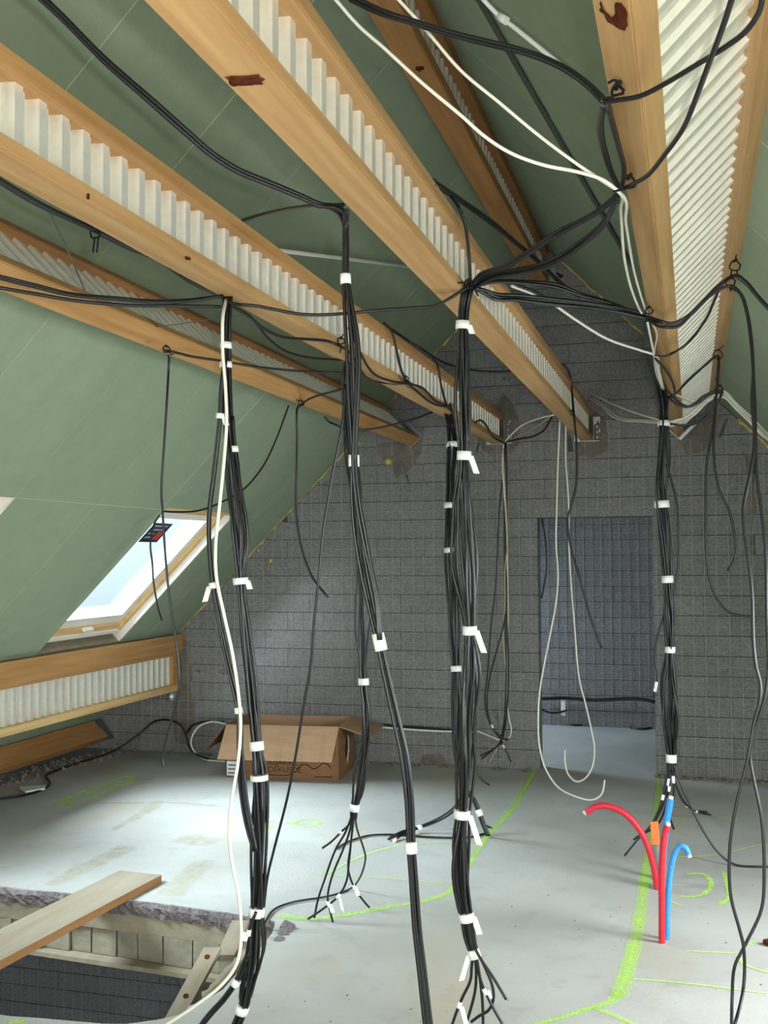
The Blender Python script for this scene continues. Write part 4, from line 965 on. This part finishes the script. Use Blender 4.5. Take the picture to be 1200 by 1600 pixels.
# white conduit on the slope, white cable along the right slope
tag(build('conduit', MB().tube([atL(430, 391, .03), atL(540, 404, .03), atL(660, 419, .03)], .011, 10), M['conduit']), 'rigid white conduit running across the slope between two joists', 'conduit')
wc = thing('conduit', 'grey-white conduit on the slope beside the dark strap', 'conduit', atR(800, 45, .02))
build('pipe', MB().tube(smooth([atR(745, -12, .02), atR(775, 20, .02), atR(810, 48, .02), atR(884, 108, .02)], 4), .009, 8), M['conduit'], wc)
c = atR(778, 24, .02); d = atR(792, 33, .02) - c
build('coupling', MB().tube([c, c + d], .016, 8), M['conduit'], wc)

# ------------------------------------------------------------------ hoses standing out of the slab
def hose(name, label, path, r, matr, grp):
    P = smooth(parse(path), 8); base = P[0].copy(); base.z = 0
    root = thing(name, label, 'hose', base, grp); P[0].z = -.005
    rr = [r * (1.035 if i % 2 else .965) for i in range(len(P) * 3)]
    Q = []
    for a, c in zip(P[:-1], P[1:]):
        for k in range(3): Q.append(a.lerp(c, k / 3))
    Q.append(P[-1]); build('sleeve', MB().tube(Q, rr[:len(Q)], 12), M[matr], root)
    d = (P[-1] - P[-2]).normalized(); build('pipe_end', MB().tube([P[-1] - d * .005, P[-1] + d * .014], r * .72, 10), M['hose_end'], root)
    return root
gH = 'plastic hoses rising from the slab'
hose('plastic_hose', 'straight red hose standing upright, nearest of the hoses', '1034,1473@4.95 1034,1420 1034,1360 1036,1325 1039,1302 1043,1290', .0145, 'red', gH)
hose('plastic_hose', 'red hose bending over to the left in a wide arch', '1027,1390@5.72 1023,1362 1012,1322 997,1293 976,1271 952,1260 932,1260 916,1269', .0165, 'red', gH)
hose('plastic_hose', 'blue hose bending over to the right like a hook', '1042,1467@5.0 1043,1410 1048,1358 1055,1332 1064,1322 1071,1325 1076,1335', .0135, 'blue', gH)
hose('plastic_hose', 'blue hose rising straight behind the upright red hose', '1031,1392@5.75 1035,1345 1041,1290 1048,1248', .018, 'blue', gH)
gp = thing('grey_pipe', 'short grey pipe capped with flattened orange tape among the hoses', 'pipe', atZ(1029, 1376, 0))
P = parse('1029,1378@5.9 1026,1335 1023,1284'); P[0].z = 0
build('pipe', MB().tube([P[0], P[1], P[1].lerp(P[2], .35)], .023, 12), M['greypipe'], gp)
a = P[1].lerp(P[2], .33); c = P[2]; w = _r * .021; dd = Vector((0, .012, 0))
build('tape_cap', MB().quadbox([a - w - dd * 2, a + w - dd * 2, a + w + dd * 2, a - w + dd * 2, c - w * 1.1 - dd * .3, c + w * .9 - dd * .3, c + w * .9 + dd * .3, c - w * 1.1 + dd * .3]), M['orange'], gp)

# ------------------------------------------------------------------ plank over the stair hole, formwork timbers, scraps
def plank(name, label, a0, a1, w, th, z, mt, me, roll=0.0):
    """a0->a1 centre line on level z"""
    a = Vector(a0); c = Vector(a1); d = (c - a).normalized(); s_ = Vector((0, 0, 1)).cross(d).normalized() * (w / 2); u = Vector((0, 0, th))
    if roll: q = Matrix.Rotation(roll, 3, d); s_ = q @ s_; u = q @ u
    mb = MB().quadbox([a - s_, a + s_, c + s_, c - s_, a - s_ + u, a + s_ + u, c + s_ + u, c - s_ + u])
    o = build(name, mb, me); o.data.materials.append(mt)
    for f in o.data.polygons:
        if f.normal.dot(u) > .9 * th: f.material_index = 1
    return o
tag(plank('plank', 'weathered plank laid across the stair hole', (-2.975, 3.05, .001), (-2.835, 5.19, .001), .255, .038, 0, M['plank'], M['plank_edge']), label='weathered plank laid across the stair hole', cat='plank')
A = parse('332,1480@4.42 290,1560@4.20 258,1616@4.06'); side = _r * .038; nn = (A[2] - A[0]).cross(side).normalized() * .03
if nn.dot(_f) < 0: nn = -nn
fb = tag(build('formwork_board', MB().quadbox([A[0] - side, A[0] + side, A[2] + side, A[2] - side, A[0] - side + nn, A[0] + side + nn, A[2] + side + nn, A[2] - side + nn]), M['plank']), 'short tan board with two nail holes leaning in the stair hole corner', 'board')
for t_ in (.12, .58):
    c = A[0].lerp(A[2], t_) - nn * .04; build('nail_hole', MB().tube([c - nn * .02, c + nn * .1], .012, 10), M['bark'], fb)
A = parse('376,1438@4.70 352,1492@4.45'); side = _r * .04; nn = (A[1] - A[0]).cross(side).normalized() * .03
if nn.dot(_f) < 0: nn = -nn
tag(build('formwork_board', MB().quadbox([A[0] - side, A[0] + side, A[1] + side, A[1] - side, A[0] - side + nn, A[0] + side + nn, A[1] + side + nn, A[1] - side + nn]), M['plank']), 'pale upright board at the far corner of the stair hole behind the white cable', 'board')
P = [atZ(x, y, .012) for x, y in ((30, 1232), (52, 1230), (72, 1229), (70, 1234), (40, 1239))]
mb = MB().prism([(0, 0)] * 0 or [(i, 0) for i in range(5)], lambda q: P[q[0]], lambda q: P[q[0]] + Vector((0, 0, .012)))
tag(build('paper_scrap', mb, M['paper']), 'white scrap lying on the floor at the foot of the slope', 'scrap')
P = [atZ(x, y, .004) for x, y in ((1192, 1475), (1203, 1473), (1203, 1479))]
tag(build('wood_chip', MB().prism([(i, 0) for i in range(3)], lambda q: P[q[0]], lambda q: P[q[0]] + Vector((0, 0, .02))), M['bark']), 'brown chip of wood on the floor at the right edge', 'scrap')

# ------------------------------------------------------------------ cardboard box
fl_, fr_ = Vector((-3.49, 7.74, 0)), Vector((-2.60, 7.83, 0))
ex = (fr_ - fl_).normalized(); ey = Vector((-ex.y, ex.x, 0)); Wb, Db, Hb = (fr_ - fl_).length, .56, .405; tk = .006
def bp_(u, v, z): return fl_ + ex * u + ey * v + Vector((0, 0, z))
def slab(pts, th):             # four corners + thickness vector
    mb = MB(); return mb.quadbox(list(pts) + [Vector(p_) + th for p_ in pts])
bx_ = thing('cardboard_box', 'open brown cardboard box with printed front standing before the block wall', 'box', fl_)
build('front_wall', slab([bp_(0, 0, 0), bp_(Wb, 0, 0), bp_(Wb, 0, Hb), bp_(0, 0, Hb)], ey * tk), M['card_dark'], bx_)
build('back_wall', slab([bp_(0, Db, 0), bp_(Wb, Db, 0), bp_(Wb, Db, Hb), bp_(0, Db, Hb)], ey * -tk), M['card'], bx_)
build('end_wall', slab([bp_(0, 0, 0), bp_(0, Db, 0), bp_(0, Db, Hb), bp_(0, 0, Hb)], ex * tk), M['card_dark'], bx_)
ew = build('end_wall', slab([bp_(Wb, 0, 0), bp_(Wb, Db, 0), bp_(Wb, Db, Hb), bp_(Wb, 0, Hb)], ex * -tk), M['card_dark'], bx_)
build('bottom', slab([bp_(0, 0, .002), bp_(Wb, 0, .002), bp_(Wb, Db, .002), bp_(0, Db, .002)], Vector((0, 0, tk))), M['card'], bx_)
# hand hole torn into the right end, paper showing
hpts = [(.20, .20), (.24, .27), (.30, .30), (.36, .25), (.33, .18), (.27, .12), (.22, .14)]
build('hand_hole', MB().prism(hpts, lambda q: bp_(Wb + .002, q[0], q[1]), lambda q: bp_(Wb + .004, q[0], q[1])), M['ink'], ew)
build('torn_paper', MB().prism([(.29, .30), (.33, .27), (.33, .17), (.27, .08), (.26, .12), (.30, .19)], lambda q: bp_(Wb + .005, q[0], q[1]), lambda q: bp_(Wb + .007, q[0], q[1])), M['paper'], ew)
# flaps: front one folded down and outwards, with creases; ends drooping, back upright
mb = MB(); nseg = 16
for i in range(nseg + 1):
    u = Wb * i / nseg; k = .006 * (1 if i % 3 == 0 else -1) * (0 if i in (0, nseg) else 1)
    mb.v += [bp_(u, -.002, Hb), bp_(u - .03 + .0 * u, -.125 + k, Hb - .245), bp_(u, -.002 - .004, Hb + .004), bp_(u - .03, -.131 + k, Hb - .243)]
for i in range(nseg):
    a = 4 * i
    for q in ((a, a + 4, a + 5, a + 1), (a + 2, a + 3, a + 7, a + 6), (a, a + 2, a + 6, a + 4), (a + 1, a + 5, a + 7, a + 3)): mb.f.append(list(q)); mb.sm.append(False)
mb.f += [[0, 1, 3, 2], [4 * nseg, 4 * nseg + 2, 4 * nseg + 3, 4 * nseg + 1]]; mb.sm += [False, False]
build('flap', mb, M['card'], bx_)
build('flap', slab([bp_(Wb, 0, Hb), bp_(Wb, Db, Hb), bp_(Wb + .25, Db - .02, Hb - .065), bp_(Wb + .25, .02, Hb - .085)], Vector((0, 0, .005))), M['card'], bx_)
build('flap', slab([bp_(0, 0, Hb), bp_(0, Db, Hb), bp_(-.17, Db - .02, Hb - .2), bp_(-.17, .02, Hb - .2)], Vector((-.004, 0, .004))), M['card_dark'], bx_)
# print on the front: two lines of lettering, a wavy line, a label
def lettering(s_, u, z, size, parent):
    cu = bpy.data.curves.new('lettering', 'FONT'); cu.body = s_; cu.size = size; cu.extrude = .0006; cu.materials.append(M['ink'])
    f_ = bpy.data.objects.new('lettering_font', cu); COL.objects.link(f_)
    me = bpy.data.meshes.new_from_object(f_.evaluated_get(bpy.context.evaluated_depsgraph_get())); bpy.data.objects.remove(f_)
    o = bpy.data.objects.new('lettering', me); COL.objects.link(o); o.parent = parent; o['kind'] = 'stuff'
    n_ = -ey; mt = Matrix((ex, Vector((0, 0, 1)), n_)).transposed().to_4x4()
    mt.translation = bp_(u, -.001, z) - wloc(parent); o.matrix_local = mt
    return o
lettering('OLIJAKKE', .30, .108, .062, bx_); lettering('NDEKUSDE', .285, .052, .062, bx_)
wl = [bp_(u, -.002, z) for u, z in ((.30, .03), (.44, .03), (.50, .035), (.535, .06), (.56, .06), (.575, .09), (.61, .115), (.65, .11), (.69, .085), (.73, .10), (.77, .13), (.79, .125), (.81, .12), (.83, .09))]
build('printed_line', MB().tube(smooth(wl, 4), .004, 5), M['ink'], bx_)
build('printed_line', slab([bp_(.70, -.001, .022), bp_(.84, -.001, .022), bp_(.84, -.001, .03), bp_(.70, -.001, .03)], ey * -.001), M['ink'], bx_)
lb = build('paper_label', slab([bp_(.004, -.0012, .015), bp_(.13, -.0012, .015), bp_(.13, -.0012, .125), bp_(.004, -.0012, .125)], ey * -.001), M['paper'], bx_)
for k in range(3): mb = MB().quadbox(list([bp_(.015, -.003, .03 + .03 * k), bp_(.115, -.003, .03 + .03 * k), bp_(.115, -.003, .042 + .03 * k), bp_(.015, -.003, .042 + .03 * k)]) + [p_ + ey * -.0006 for p_ in [bp_(.015, -.003, .03 + .03 * k), bp_(.115, -.003, .03 + .03 * k), bp_(.115, -.003, .042 + .03 * k), bp_(.015, -.003, .042 + .03 * k)]]); build('printed_row', mb, M['inklines'], lb)
build('tape_strip', slab([bp_(.0, -.0012, .15), bp_(.19, -.0012, .15), bp_(.19, -.0012, .18), bp_(.0, -.0012, .18)], ey * -.001), M['paper'], bx_)
